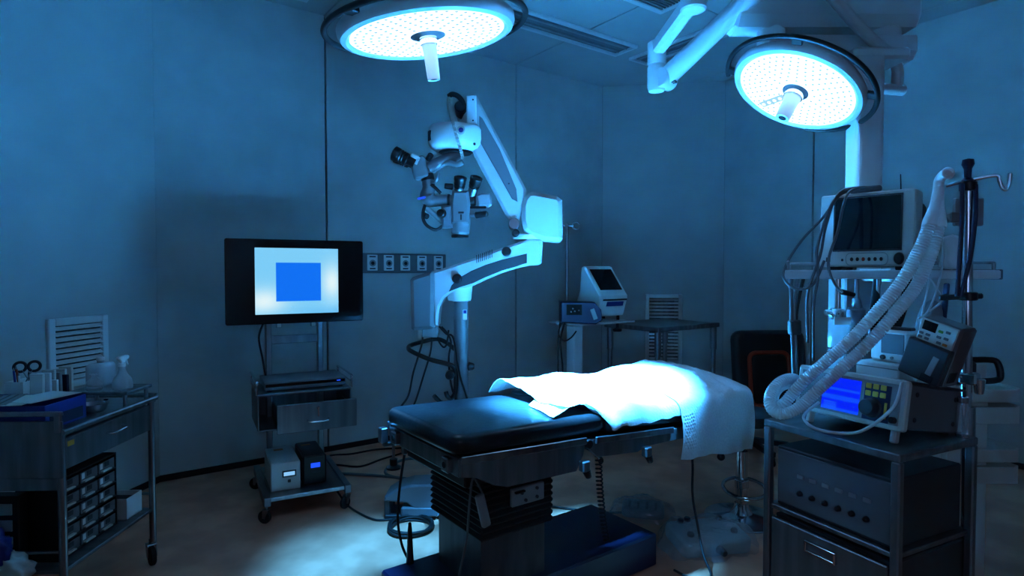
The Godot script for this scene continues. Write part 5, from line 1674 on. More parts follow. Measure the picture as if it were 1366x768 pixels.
func right_cart() -> void:
	var at := Vector3(1.792, 0, -1.069)
	var T := -99.7
	var Bt := Basis(Vector3.UP, deg_to_rad(T))
	var W := 0.43
	var D := 0.375
	var c := thing("anaesthesia_cart", "dark steel cart with a deep drawer at the right, under the ventilator", "cart", at, T)
	pbox("top", c, M.steel_dull, Vector3(W * 0.5, 0.811, -D * 0.5), Vector3(W, 0.022, D), 0.003)
	for p in [[0.012, -0.012], [W - 0.012, -0.012], [0.012, -D + 0.012], [W - 0.012, -D + 0.012]]:
		bar_part("leg", c, M.steel_dull, Vector3(p[0], 0.09, p[1]), Vector3(p[0], 0.80, p[1]), 0.024, 0.024)
		caster(c, Vector3(p[0] - 0.01, 0, p[1]), 0.036, 0.4, "steel_dull")
	pbox("shelf", c, M.steel_dull, Vector3(W * 0.5, 0.545, -D * 0.5), Vector3(W - 0.02, 0.014, D - 0.02), 0.002)
	pbox("cabinet", c, M.darkgrey, Vector3(W * 0.5, 0.315, -D * 0.5 - 0.01), Vector3(W - 0.05, 0.41, D - 0.04), 0.004)
	var d := pbox("drawer", c, M.steel_dull, Vector3(W * 0.5, 0.41, -0.012), Vector3(W - 0.060, 0.205, 0.016), 0.003)
	var hm := mb()
	box(hm, Vector3(0.208, 0.486, 0.001), Vector3(0.100, 0.006, 0.012), 0.001)
	box(hm, Vector3(0.208, 0.458, 0.001), Vector3(0.100, 0.006, 0.012), 0.001)
	box(hm, Vector3(0.161, 0.472, 0.001), Vector3(0.006, 0.030, 0.012), 0.001)
	box(hm, Vector3(0.255, 0.472, 0.001), Vector3(0.006, 0.030, 0.012), 0.001)
	obj("handle_frame", hm, M.chrome, d)
	pbox("handle_cup", d, M.midgrey, Vector3(0.208, 0.472, -0.003), Vector3(0.09, 0.024, 0.004), 0.0)
	var d2 := pbox("drawer", c, M.steel_dull, Vector3(W * 0.5, 0.20, -0.012), Vector3(W - 0.060, 0.195, 0.016), 0.003)
	pbox("handle_cup", d2, M.chrome, Vector3(0.208, 0.262, -0.002), Vector3(0.10, 0.03, 0.008), 0.002)
	# rack unit on the shelf, only its lower rim shows
	var r := thing("gas_mixer", "dark rack unit with a row of black knobs under the cart's top", "device", at + Bt * Vector3(0, 0.552, 0), T)
	pbox("case", r, M.darkgrey, Vector3(W * 0.5, 0.095, -0.19), Vector3(W - 0.06, 0.19, 0.32), 0.004)
	pbox("front_plate", r, M.midgrey, Vector3(W * 0.5, 0.095, -0.028), Vector3(W - 0.07, 0.17, 0.006), 0.002)
	for k in 6:
		pcyl("knob", r, M.black, Vector3(0.12 + k * 0.042, 0.060, -0.026), Vector3(0.12 + k * 0.042, 0.060, -0.012), 0.009, 0.007, 0.002, 12)
		pbox("key", r, M.grey, Vector3(0.12 + k * 0.042, 0.112, -0.024), Vector3(0.022, 0.012, 0.006), 0.001)
	# ventilator, propped up in front
	var v := thing("ventilator", "grey ventilator with a bright blue screen and a large knob on the cart", "ventilator", at + Bt * Vector3(0.075, 0.872, -0.062), T)
	v.basis = Bt * Basis(Vector3(1, 0, 0), -0.17)
	var cs := mb()
	box(cs, Vector3(0.160, 0.064, -0.150), Vector3(0.315, 0.125, 0.27), 0.005)
	obj("case", cs, M.midgrey, v)
	var fr := mb()
	prism(fr, rrect(0.335, 0.140, 0.010, Vector2(0.160, 0.064)), 0.022, Transform3D(Basis(), Vector3(0, 0, -0.008)), 0.004)
	obj("front_bezel", fr, M.offwhite, v)
	pbox("front_inset", v, M.grey, Vector3(0.160, 0.064, 0.0035), Vector3(0.305, 0.112, 0.003), 0.001)
	pbox("top_lid", v, M.darkgrey, Vector3(0.160, 0.130, -0.150), Vector3(0.325, 0.008, 0.27), 0.003)
	var lc := mb()
	screen_quad(lc, Transform3D(Basis(), Vector3(0.143, 0.063, 0.0060)), 0.118, 0.098)
	obj("screen_picture", lc, screen_mat(lcd_picture(), 0.95), v)
	pbox("key_panel", v, M.blue_paint, Vector3(0.250, 0.060, 0.0050), Vector3(0.075, 0.102, 0.003), 0.001)
	for i in 3:
		for j in 2:
			pbox("yellow_key", v, M.yellow, Vector3(0.224 + i * 0.021, 0.104 - j * 0.021, 0.0070), Vector3(0.0165, 0.015, 0.004), 0.002)
	pbox("yellow_key", v, M.yellow, Vector3(0.277, 0.042, 0.0070), Vector3(0.007, 0.045, 0.003), 0.001)
	var kn := mb()
	lathe(kn, [Vector2(0, 0.028), Vector2(0.020, 0.028), Vector2(0.023, 0.024), Vector2(0.025, 0.004), Vector2(0.029, 0.0)], Transform3D(Basis(Vector3(1, 0, 0), PI * 0.5), Vector3(0.238, 0.044, 0.0065)), 28)
	obj("dial", kn, M.darkgrey, v)
	pcyl("jack", v, M.black, Vector3(0.302, 0.022, 0.004), Vector3(0.302, 0.022, 0.020), 0.009, -1.0, 0.002, 14)
	for p in [[0.03, -0.03], [0.29, -0.03]]:
		bar_part("prop_foot", v, M.offwhite, Vector3(p[0], 0.002, p[1]), Vector3(p[0], -0.042, p[1] + 0.002), 0.024, 0.016)
	for p in [[0.03, -0.265], [0.29, -0.265]]:
		pcyl("rear_foot", v, M.rubber, Vector3(p[0], 0.002, p[1]), Vector3(p[0], -0.006, p[1]), 0.012, -1.0, 0.0, 10)
	for p in [[0.03, -0.06], [0.10, -0.25], [0.03, -0.25], [0.10, -0.06]]:
		pcyl("case_screw", v, M.darkgrey, Vector3(0.3172, p[0], p[1]), Vector3(0.3205, p[0], p[1]), 0.007, -1.0, 0.001, 10)
	# tilted hand monitor leaning on it
	var h := thing("oximeter", "small grey hand monitor tilted to the right on top of the ventilator", "monitor", at + Bt * Vector3(0.375, 1.000, -0.175), T)
	var hb := Basis(Vector3(0, 0, 1), -0.30)
	h.basis = Bt * hb
	pbox("case", h, M.midgrey, Vector3(0.01, 0.086, -0.035), Vector3(0.105, 0.172, 0.075), 0.006)
	pbox("dark_cover", h, M.darkgrey, Vector3(0.006, 0.056, 0.010), Vector3(0.112, 0.105, 0.026), 0.004)
	pbox("grip_window", h, M.grey, Vector3(0.032, 0.054, 0.0235), Vector3(0.016, 0.055, 0.003), 0.001, Basis(Vector3(0, 0, 1), -0.12))
	pbox("grip_slot", h, M.black, Vector3(0.028, 0.018, 0.0235), Vector3(0.034, 0.018, 0.003), 0.001)
	var fp := pbox("key_plate", h, M.offwhite, Vector3(0.008, 0.138, 0.004), Vector3(0.096, 0.062, 0.006), 0.002)
	pbox("small_screen", fp, M.glass_dark, Vector3(-0.014, 0.152, 0.0075), Vector3(0.036, 0.026, 0.002), 0.0)
	for q in [[-0.03, 0.128, M.midgrey], [-0.012, 0.128, M.midgrey], [-0.03, 0.117, M.midgrey], [-0.012, 0.117, M.midgrey], [0.016, 0.148, M.green], [0.034, 0.152, M.midgrey], [0.016, 0.132, M.midgrey], [0.034, 0.134, M.midgrey], [0.036, 0.117, M.amber], [0.020, 0.117, M.midgrey]]:
		pbox("key", fp, q[2], Vector3(q[0], q[1], 0.0080), Vector3(0.012, 0.007, 0.003), 0.001)
	pbox("side_port", h, M.black, Vector3(0.0632, 0.03, -0.03), Vector3(0.002, 0.03, 0.035), 0.0)
	# small white monitor on a white carton behind
	var wb := thing("white_carton", "flat white carton on the ventilator under the small white monitor", "box", at + Bt * Vector3(0.20, 0.950, -0.315), T)
	pbox("carton", wb, M.white, Vector3(0, 0.032, 0), Vector3(0.135, 0.064, 0.10), 0.003)
	pbox("lid_edge", wb, M.grey, Vector3(0, 0.050, 0.051), Vector3(0.13, 0.003, 0.001), 0.0)
	var wm := thing("gas_monitor", "small white monitor with a grey screen behind the breathing hoses", "monitor", at + Bt * Vector3(0.215, 1.014, -0.32), T)
	pbox("case", wm, M.white, Vector3(0.0, 0.052, -0.02), Vector3(0.120, 0.100, 0.08), 0.008)
	pbox("screen", wm, M.midgrey, Vector3(0.012, 0.060, 0.0205), Vector3(0.070, 0.062, 0.003), 0.001)
	pbox("carry_handle", wm, M.darkgrey, Vector3(0.0, 0.106, -0.02), Vector3(0.10, 0.010, 0.03), 0.003)
	pcyl("knob", wm, M.black, Vector3(-0.015, 0.016, 0.02), Vector3(-0.015, 0.016, 0.030), 0.008, -1.0, 0.002, 12)
	pcyl("knob", wm, M.grey, Vector3(0.012, 0.016, 0.02), Vector3(0.012, 0.016, 0.026), 0.005, -1.0, 0.001, 12)
	# glass jar by the pole
	var j := thing("glass_jar", "clear glass jar at the rear corner of the cart beside the pole", "jar", at + Bt * Vector3(0.408, 0.822, -0.335), T)
	var jm := mb()
	lathe(jm, [Vector2(0, 0), Vector2(0.015, 0), Vector2(0.0165, 0.005), Vector2(0.0165, 0.085), Vector2(0.012, 0.098), Vector2(0.012, 0.105)], Transform3D(), 24)
	obj("body", jm, M.clear, j)
	pcyl("lid", j, M.chrome, Vector3(0, 0.100, 0), Vector3(0, 0.118, 0), 0.014, -1.0, 0.002)
	pcyl("base_ring", j, M.chrome, Vector3(0, 0.0, 0), Vector3(0, 0.012, 0), 0.0172, -1.0, 0.002)
	# drawer unit standing behind the pole
	var dc := thing("drawer_cabinet", "pale drawer unit with pulled-out trays at the right edge", "drawer cabinet", Vector3(2.80, 0, -0.86), -36.1)
	pbox("carcass", dc, M.offwhite, Vector3(-0.06, 0.43, -0.08), Vector3(0.28, 0.86, 0.30), 0.006)
	for q in [[0.83, 0.055], [0.755, 0.070], [0.60, 0.055], [0.525, 0.070]]:
		var tr := mb()
		prism(tr, [Vector2(-0.10, 0), Vector2(0.175, 0.0), Vector2(0.175, q[1]), Vector2(0.168, q[1]), Vector2(0.160, q[1] - 0.006), Vector2(-0.10, q[1] - 0.006)], 0.26, Transform3D(Basis(), Vector3(0, q[0] - q[1] * 0.5, -0.03)), 0.003)
		var tro := obj("tray_drawer", tr, M.offwhite, dc)
		pbox("grip_edge", tro, M.grey, Vector3(0.178, q[0], -0.03), Vector3(0.010, 0.014, 0.22), 0.003)
	# case with a handle and a folded cloth on the drawer unit
	var ca := thing("carry_case", "dark carrying case with a big handle on the pale drawer unit", "case", Vector3(2.80, 0.862, -0.86), -36.1)
	pbox("body", ca, M.darkgrey, Vector3(-0.03, 0.045, -0.03), Vector3(0.15, 0.09, 0.18), 0.01)
	var hm2 := mb()
	tube(hm2, curve([Vector3(0.03, 0.012, 0.05), Vector3(0.11, 0.018, 0.06), Vector3(0.13, 0.035, 0.06), Vector3(0.125, 0.085, 0.05), Vector3(0.10, 0.095, 0.04), Vector3(0.03, 0.092, 0.03)], 5), 0.012, 10)
	obj("handle", hm2, M.black, ca)
	pbox("side_plate", ca, M.offwhite, Vector3(0.06, 0.05, 0.045), Vector3(0.055, 0.055, 0.004), 0.002)
	var fc := thing("folded_bag", "pale folded bag hanging beside the pole above the carrying case", "bag", Vector3(2.62, 0.955, -0.90), -36.1)
	var nz := FastNoiseLite.new()
	nz.seed = 33
	nz.frequency = 6.0
	var fm := mb()
	sheet(fm, func(u: float, v: float) -> Vector3:
		var an := u * TAU
		var y := v * 0.24
		var rr := lerpf(0.055, 0.028, v) * (1.0 - pow(absf(v * 2.0 - 1.0), 8.0))
		rr *= 1.0 + 0.5 * nz.get_noise_3d(cos(an) * 0.2, y * 1.2, sin(an) * 0.2)
		return Vector3(cos(an) * rr * 1.3 + 0.02 * v, y, sin(an) * rr * 0.8), 30, 16)
	obj("bag", fm, M.grey, fc)
	bar_part("strap", fc, M.navy, Vector3(0.06, 0.10, 0.0), Vector3(0.075, 0.30, 0.0), 0.028, 0.010)

func corrugated(st: SurfaceTool, pts: Array, r: float, pitch: float) -> void:
	var fine := curve(pts, 14)
	# walk the curve at half a pitch, alternating ridge and groove
	var out := [fine[0]]
	var rr := [r]
	var acc := 0.0
	var k := 0
	for i in range(1, fine.size()):
		var a: Vector3 = fine[i - 1]
		var b: Vector3 = fine[i]
		var L := a.distance_to(b)
		var s := pitch * 0.5 - acc
		while s < L:
			out.append(a.lerp(b, s / L))
			k += 1
			rr.append(r if k % 2 == 0 else r * 0.88)
			s += pitch * 0.5
		acc = L - (s - pitch * 0.5)
	tube(st, out, rr, 14, true, true)

func hose_and_pole() -> void:
	var t := thing("breathing_hose", "pale twin corrugated breathing hose looping down in front of the devices", "hose")
	var A := [Vector3(1.850, 1.433, -0.631), Vector3(1.830, 1.364, -0.646), Vector3(1.802, 1.274, -0.679), Vector3(1.774, 1.195, -0.724), Vector3(1.739, 1.116, -0.774), Vector3(1.713, 1.049, -0.830), Vector3(1.699, 0.995, -0.878), Vector3(1.684, 0.945, -0.913), Vector3(1.672, 0.912, -0.934), Vector3(1.672, 0.901, -0.959), Vector3(1.683, 0.921, -0.975), Vector3(1.715, 0.946, -0.977), Vector3(1.760, 0.956, -0.969), Vector3(1.815, 0.939, -0.970)]
	var B := [Vector3(1.868, 1.429, -0.618), Vector3(1.843, 1.354, -0.624), Vector3(1.822, 1.260, -0.652), Vector3(1.785, 1.182, -0.691), Vector3(1.752, 1.102, -0.740), Vector3(1.713, 1.028, -0.793), Vector3(1.683, 0.968, -0.839), Vector3(1.663, 0.916, -0.879), Vector3(1.640, 0.892, -0.908), Vector3(1.625, 0.892, -0.932), Vector3(1.629, 0.910, -0.953), Vector3(1.651, 0.941, -0.962), Vector3(1.690, 0.968, -0.958), Vector3(1.748, 0.974, -0.953), Vector3(1.830, 0.949, -0.965)]
	for p in [A, B]:
		var st := mb()
		corrugated(st, p, 0.0170, 0.0072)
		obj("corrugated_tube", st, M.hose, t)
	var y := mb()
	var top := Vector3(1.891, 1.548, -0.626)
	for e in [A[0], B[0]]:
		tube(y, curve([e + (e - top) * 0.10, e, e.lerp(Vector3(1.868, 1.478, -0.622), 0.6), Vector3(1.872, 1.492, -0.623)], 4), [0.0185, 0.0185, 0.0185, 0.0185, 0.0185, 0.0185, 0.018, 0.018, 0.0175, 0.016, 0.0155, 0.015, 0.014], 16)
	cyl(y, Vector3(1.870, 1.484, -0.623), Vector3(1.884, 1.528, -0.625), 0.0155, 18, 0.013, 0.002)
	obj("wye_piece", y, M.white, t)
	var el := mb()
	tube(el, curve([Vector3(1.883, 1.522, -0.625), Vector3(1.890, 1.546, -0.626), Vector3(1.880, 1.560, -0.612), Vector3(1.864, 1.560, -0.598)], 4), 0.0125, 14)
	torus(el, Vector3(1.864, 1.560, -0.598), 0.0125, 0.004, Basis(Vector3(0.72, 0, 0.69), Vector3(-0.69, 0, 0.72).normalized(), Vector3.UP), 0.0, TAU, 20, 8)
	obj("elbow", el, M.white, t)
	ptube("sample_line", t, M.cable_white, curve([Vector3(1.752, 0.915, -0.872), Vector3(1.685, 0.895, -0.875), Vector3(1.642, 0.883, -0.857), Vector3(1.631, 0.868, -0.816), Vector3(1.648, 0.867, -0.754), Vector3(1.632, 0.895, -0.691), Vector3(1.660, 0.957, -0.640), Vector3(1.739, 1.008, -0.651)], 8), 0.0042, 8)
	rebase(t, Vector3(1.74, 0.88, -0.80))
	# infusion pole
	var p := thing("infusion_pole", "steel infusion pole with a hook arm and dark straps at the right", "infusion pole", Vector3(2.122, 0, -0.618))
	pcyl("pole", p, M.chrome, Vector3(0.005, 0.02, 0.005), Vector3(-0.012, 1.57, -0.008), 0.0135, -1.0, 0.0, 20)
	pcyl("foot_plate", p, M.steel_dull, Vector3(0.005, 0, 0.005), Vector3(0.005, 0.024, 0.005), 0.06, -1.0, 0.004)
	pcyl("outer_tube", p, M.steel, Vector3(0.005, 0.03, 0.005), Vector3(0.001, 0.90, 0.002), 0.0165, -1.0, 0.0, 20)
	ptube("hook_arm", p, M.chrome, curve([Vector3(-0.028, 1.555, -0.058), Vector3(-0.014, 1.566, -0.010), Vector3(0.016, 1.576, 0.049), Vector3(0.020, 1.560, 0.057), Vector3(0.023, 1.541, 0.062), Vector3(0.029, 1.534, 0.069), Vector3(0.034, 1.549, 0.075), Vector3(0.035, 1.580, 0.077)], 6), 0.0055, 10)
	var kn := mb()
	lathe(kn, [Vector2(0, 0), Vector2(0.015, 0), Vector2(0.016, 0.012), Vector2(0.009, 0.020), Vector2(0.010, 0.045), Vector2(0.016, 0.058), Vector2(0.014, 0.072), Vector2(0, 0.076)], Transform3D(Basis(), Vector3(-0.013, 1.555, -0.009)), 18)
	obj("top_knob", kn, M.navy, p)
	pcyl("clamp_ring", p, M.black, Vector3(-0.012, 1.535, -0.008), Vector3(-0.012, 1.563, -0.008), 0.022, -1.0, 0.003)
	pcyl("clamp_ring", p, M.black, Vector3(-0.006, 1.215, -0.004), Vector3(-0.006, 1.24, -0.004), 0.024, -1.0, 0.003)
	bar_part("clamp_arm", p, M.black, Vector3(0.03, 1.228, 0.02), Vector3(-0.055, 1.222, -0.06), 0.018, 0.016)
	for q in [[Vector3(-0.036, 1.556, -0.015), Vector3(-0.045, 1.457, -0.011), Vector3(-0.050, 1.348, -0.013), Vector3(-0.056, 1.228, -0.016)], [Vector3(-0.013, 1.552, 0.010), Vector3(-0.022, 1.457, 0.014), Vector3(-0.032, 1.337, 0.006), Vector3(-0.050, 1.226, -0.010)]]:
		ptube("strap", p, M.navy, curve(q, 6), 0.0062, 8)
	var cl := mb()
	box(cl, Vector3(0, 0.985, 0.002), Vector3(0.044, 0.034, 0.044), 0.005)
	var clo := obj("height_clamp", cl, M.chrome, p)
	pcyl("clamp_screw", clo, M.chrome, Vector3(0, 0.988, 0), Vector3(-0.045, 0.990, -0.033), 0.005, -1.0, 0.001, 10)
	pcyl("clamp_knob", clo, M.chrome, Vector3(0.012, 0.94, 0.022), Vector3(0.012, 0.985, 0.022), 0.012, 0.016, 0.003)

# ---------------------------------------------------------------- the pendant's shelf, the patient monitor, hanging gas parts
func monitor_shelf_things() -> void:
	var o := Vector3(1.90, 0, -1.065)
	var T := -36.1
	var Bt := Basis(Vector3.UP, deg_to_rad(T))
	var s := thing("equipment_shelf", "pale metal shelf with side rails carrying the patient monitor", "shelf", o + Vector3(0, 1.275, 0), T)
	var bm := mb()
	prism(bm, [Vector2(0, 0), Vector2(0.72, 0), Vector2(0.72, 0.33), Vector2(0.155, 0.33)], 0.030, Transform3D(Basis(Vector3(1, 0, 0), Vector3(0, 0, -1), Vector3(0, 1, 0)), Vector3(0, 0.015, 0)), 0.004)
	obj("board", bm, M.lamp_white, s)
	pbox("bracket", s, M.lamp_white, Vector3(0.60, 0.010, -0.42), Vector3(0.10, 0.05, 0.22), 0.006)
	ptube("side_rail", s, M.steel, curve([Vector3(0.015, 0.03, -0.012), Vector3(0.017, 0.052, -0.014), Vector3(0.03, 0.056, -0.04), Vector3(0.15, 0.056, -0.29), Vector3(0.162, 0.052, -0.315), Vector3(0.163, 0.03, -0.318)], 4), 0.006, 8)
	ptube("side_rail", s, M.steel, curve([Vector3(0.705, 0.03, -0.012), Vector3(0.705, 0.052, -0.014), Vector3(0.705, 0.056, -0.04), Vector3(0.705, 0.056, -0.29), Vector3(0.705, 0.052, -0.315), Vector3(0.705, 0.03, -0.318)], 4), 0.006, 8)
	ptube("back_rail", s, M.steel, [Vector3(0.165, 0.054, -0.318), Vector3(0.70, 0.054, -0.318)], 0.006, 8)
	pbox("end_cap", s, M.midgrey, Vector3(0.724, 0.015, -0.165), Vector3(0.012, 0.034, 0.33), 0.003)
	# patient monitor
	var m := thing("patient_monitor", "boxy grey patient monitor with a dark screen on the shelf", "monitor", Vector3(2.330, 1.306, -0.965), -84.0)
	m.basis = m.basis * Basis.from_scale(Vector3(0.71, 1.0, 0.95))
	var cs := mb()
	prism(cs, rrect(0.42, 0.258, 0.012, Vector2(0, 0.140)), 0.09, Transform3D(Basis(Vector3(1, 0, 0), -0.04), Vector3(0, 0, 0.08)), 0.006)
	obj("front_case", cs, M.offwhite, m)
	var bk := mb()
	prism(bk, rrect(0.37, 0.22, 0.03, Vector2(0.0, 0.130)), 0.16, Transform3D(Basis(), Vector3(0, 0, -0.04)), 0.02)
	obj("rear_case", bk, M.darkgrey, m)
	var tf := Transform3D(Basis(Vector3(1, 0, 0), -0.04), Vector3(0, 0, 0.08))
	var sc := mb()
	box(sc, tf * Vector3(0.008, 0.160, 0.0455), Vector3(0.292, 0.182, 0.004), 0.001, tf.basis)
	obj("screen", sc, M.glass_dark, m)
	var bz := mb()
	for q in [[0.008, 0.2535, 0.304, 0.006], [0.008, 0.0665, 0.304, 0.006], [-0.1405, 0.160, 0.006, 0.19], [0.1565, 0.160, 0.006, 0.19]]:
		box(bz, tf * Vector3(q[0], q[1], 0.0465), Vector3(q[2], q[3], 0.006), 0.001, tf.basis)
	obj("screen_bezel", bz, M.darkgrey, m)
	for k in 6:
		pcyl("button", m, M.orange if k == 2 else M.black, tf * Vector3(-0.055 + k * 0.026, 0.035, 0.044), tf * Vector3(-0.055 + k * 0.026, 0.035, 0.050), 0.0068, -1.0, 0.001, 14)
	var pad := []
	for q in rrect(0.185, 0.042, 0.018, Vector2(0.010, 0.036)):
		pad.append(tf * Vector3(q.x, q.y, 0.0455))
	pad.append(pad[0])
	ptube("button_outline", m, M.grey, pad, 0.0016, 6)
	pcyl("dial", m, M.black, tf * Vector3(0.150, 0.036, 0.044), tf * Vector3(0.150, 0.036, 0.062), 0.021, 0.019, 0.003, 24)
	pcyl("small_button", m, M.darkgrey, tf * Vector3(-0.098, 0.033, 0.044), tf * Vector3(-0.098, 0.033, 0.048), 0.005, -1.0, 0.0, 12)
	pbox("maker_mark", m, M.darkgrey, tf * Vector3(-0.165, 0.035, 0.0455), Vector3(0.020, 0.016, 0.002), 0.0, tf.basis)
	for x in [-0.15, 0.15]:
		pbox("foot", m, M.black, Vector3(x, 0.007, 0.06), Vector3(0.06, 0.016, 0.06), 0.003)
		pbox("foot", m, M.black, Vector3(x, 0.011, -0.07), Vector3(0.05, 0.024, 0.05), 0.003)
	pcyl("antenna", m, M.black, Vector3(0.11, 0.24, 0.0), Vector3(0.105, 0.335, 0.0), 0.004, 0.0025, 0.0, 8)
	# leads lying over its top left corner
	var ld := thing("monitor_leads", "bundle of thin grey leads hanging over the patient monitor's left corner", "cables")
	for q in [[Vector3(2.270, 1.600, -0.960), Vector3(2.130, 1.575, -0.985), Vector3(2.045, 1.484, -1.012), Vector3(1.985, 1.407, -1.052), Vector3(1.926, 1.330, -1.071), Vector3(1.885, 1.280, -1.060), Vector3(1.895, 1.243, -1.023), Vector3(1.950, 1.258, -0.995), Vector3(2.000, 1.335, -0.985)],
			[Vector3(2.260, 1.598, -0.975), Vector3(2.110, 1.570, -0.990), Vector3(2.035, 1.457, -0.997), Vector3(2.010, 1.368, -1.000), Vector3(1.975, 1.315, -0.998), Vector3(1.945, 1.250, -1.005), Vector3(1.960, 1.192, -1.020), Vector3(1.985, 1.060, -1.028)],
			[Vector3(2.240, 1.597, -0.965), Vector3(2.100, 1.560, -0.960), Vector3(2.045, 1.431, -0.965), Vector3(2.010, 1.343, -0.975), Vector3(1.985, 1.285, -0.955), Vector3(2.005, 1.243, -0.940), Vector3(2.045, 1.232, -0.945)],
			[Vector3(2.230, 1.596, -0.985), Vector3(2.080, 1.540, -0.995), Vector3(2.000, 1.393, -1.006), Vector3(1.985, 1.330, -1.000), Vector3(1.960, 1.275, -0.985), Vector3(1.965, 1.180, -1.000), Vector3(2.001, 1.001, -1.016)]]:
		ptube("lead", ld, M.cable_grey, curve(q, 8), 0.0045, 7)
	var cn := mb()
	cyl(cn, Vector3(2.040, 1.233, -0.948), Vector3(2.085, 1.222, -0.925), 0.010, 12, 0.007, 0.002)
	obj("lead_plug", cn, M.black, ld)
	cushion_part("lead_knot", ld, M.cable_grey, Vector3(2.245, 1.575, -0.965), 0.10, 0.030, 0.026, -71.0)
	rebase(ld, Vector3(2.1, 1.3, -1.0))
	# white paper roll bag and cables behind the pole, on the shelf
	var wb := thing("white_pouch", "crumpled white pouch standing on the shelf behind the pole", "pouch", o + Bt * Vector3(0.63, 1.305, -0.10), T)
	var nz := FastNoiseLite.new()
	nz.seed = 13
	nz.frequency = 7.0
	var wm := mb()
	sheet(wm, func(u: float, v: float) -> Vector3:
		var an := u * TAU
		var rr := lerpf(0.038, 0.030, v) * (1.0 - pow(absf(v * 2.0 - 1.0), 10.0))
		rr *= 1.0 + 0.45 * nz.get_noise_3d(cos(an) * 0.2, v * 0.3, sin(an) * 0.2)
		return Vector3(cos(an) * rr * 1.2, v * 0.125, sin(an) * rr * 0.7), 24, 12)
	obj("pouch", wm, M.white, wb)
	var jb := thing("junction_box", "small grey box on a bracket near the top of the infusion pole", "box", Vector3(2.24, 1.47, -0.70), -36.1)
	pbox("box", jb, M.grey, Vector3(0, 0, 0), Vector3(0.05, 0.03, 0.04), 0.004)
	bar_part("bracket", jb, M.grey, Vector3(-0.02, -0.005, 0), Vector3(-0.085, -0.01, 0), 0.016, 0.012)
	pbox("wall_arm", jb, M.grey, Vector3(0.06, 0.02, -0.02), Vector3(0.09, 0.09, 0.02), 0.004)
	# hanging below the shelf: suction bottle, gas hoses, rods
	var sb := thing("suction_bottle", "clear suction bottle with a steel cap and white label under the shelf", "bottle", Vector3(2.168, 1.02, -1.018), -36.1)
	var gm := mb()
	lathe(gm, [Vector2(0, 0), Vector2(0.026, 0), Vector2(0.031, 0.008), Vector2(0.031, 0.10), Vector2(0.026, 0.115)], Transform3D(), 24)
	obj("glass", gm, M.clear, sb)
	pcyl("cap", sb, M.chrome, Vector3(0, 0.110, 0), Vector3(0, 0.150, 0), 0.029, 0.024, 0.004)
	pcyl("valve_stem", sb, M.chrome, Vector3(0, 0.148, 0), Vector3(0, 0.255, 0), 0.010, -1.0, 0.002)
	pcyl("side_valve", sb, M.chrome, Vector3(-0.045, 0.135, 0.0), Vector3(0.0, 0.135, 0.0), 0.010, -1.0, 0.002)
	pbox("label", sb, M.paper, Vector3(0.0, 0.108, 0.033), Vector3(0.058, 0.026, 0.002), 0.0)
	pcyl("base_ring", sb, M.chrome, Vector3(0, -0.004, 0), Vector3(0, 0.012, 0), 0.034, -1.0, 0.003)
	for k in 2:
		var rg := thing("gas_regulator", ["steel gas regulator right beside the suction bottle", "dark gas regulator second from the suction bottle"][k], "regulator", Vector3(2.235 + k * 0.075, 1.06, -0.985 + k * 0.04), -36.1, "gas regulators")
		pcyl("body", rg, M.midgrey, Vector3(0, 0, 0), Vector3(0, 0.11, 0), 0.030, -1.0, 0.006)
		pcyl("cap", rg, M.steel, Vector3(0, 0.108, 0), Vector3(0, 0.145, 0), 0.020, 0.014, 0.003)
		pcyl("hanger", rg, M.steel, Vector3(0, 0.14, 0), Vector3(0, 0.215, 0), 0.007)
	var gh := thing("gas_hose", "black rubber hose hanging from the shelf behind the breathing hoses", "hose")
	ptube("hose", gh, M.rubber, curve([Vector3(2.205, 1.275, -0.812), Vector3(2.175, 1.207, -0.810), Vector3(2.139, 1.111, -0.824), Vector3(2.10, 1.04, -0.850)], 6), 0.014, 12)
	ptube("hose", gh, M.rubber, curve([Vector3(2.350, 1.272, -0.965), Vector3(2.25, 1.146, -0.933), Vector3(2.17, 1.052, -0.892)], 6), 0.013, 12)
	rebase(gh, Vector3(2.2, 1.04, -0.85))
	var gr := thing("hanging_gas_lines", "pair of slim straight gas lines hanging from the shelf's left end", "hose")
	for k in 3:
		ptube("gas_line", gr, [M.cable_grey, M.steel, M.cable][k], curve([Vector3(2.005 + k * 0.018, 1.275, -1.10 + k * 0.012), Vector3(2.010 + k * 0.016, 1.15, -1.10), Vector3(2.015 + k * 0.016, 1.02, -1.095), Vector3(2.02 + k * 0.016, 0.84, -1.09)], 4), 0.0065, 8)
	pcyl("coupling", gr, M.darkgrey, Vector3(2.022, 1.13, -1.096), Vector3(2.024, 1.08, -1.095), 0.022, -1.0, 0.004)
	rebase(gr, Vector3(2.02, 0.84, -1.09))
	# clear infusion lines looping beside the pole
	var iv := thing("infusion_lines", "thin clear infusion lines looping in front of the infusion pole", "tubing")
	for q in [[Vector3(2.203, 1.341, -0.745), Vector3(2.194, 1.257, -0.751), Vector3(2.123, 1.164, -0.742), Vector3(2.059, 1.111, -0.726)], [Vector3(2.224, 1.424, -0.729), Vector3(2.232, 1.341, -0.724), Vector3(2.194, 1.245, -0.727), Vector3(2.138, 1.176, -0.731), Vector3(2.056, 1.157, -0.728)], [Vector3(2.198, 1.281, -0.749), Vector3(2.194, 1.245, -0.727), Vector3(2.173, 1.211, -0.705), Vector3(2.084, 1.180, -0.708)]]:
		ptube("line", iv, M.cable_white, curve(q, 8), 0.003, 6)
	rebase(iv, Vector3(2.1, 1.11, -0.72))

func cushion_part(called: String, parent: Node, m: Material, at: Vector3, w: float, d: float, h: float, turn: float) -> void:
	var st := mb()
	cushion(st, w, d, h, d * 0.4, h * 0.45, Transform3D(Basis(Vector3.UP, deg_to_rad(turn)), at))
	obj(called, st, m, parent)

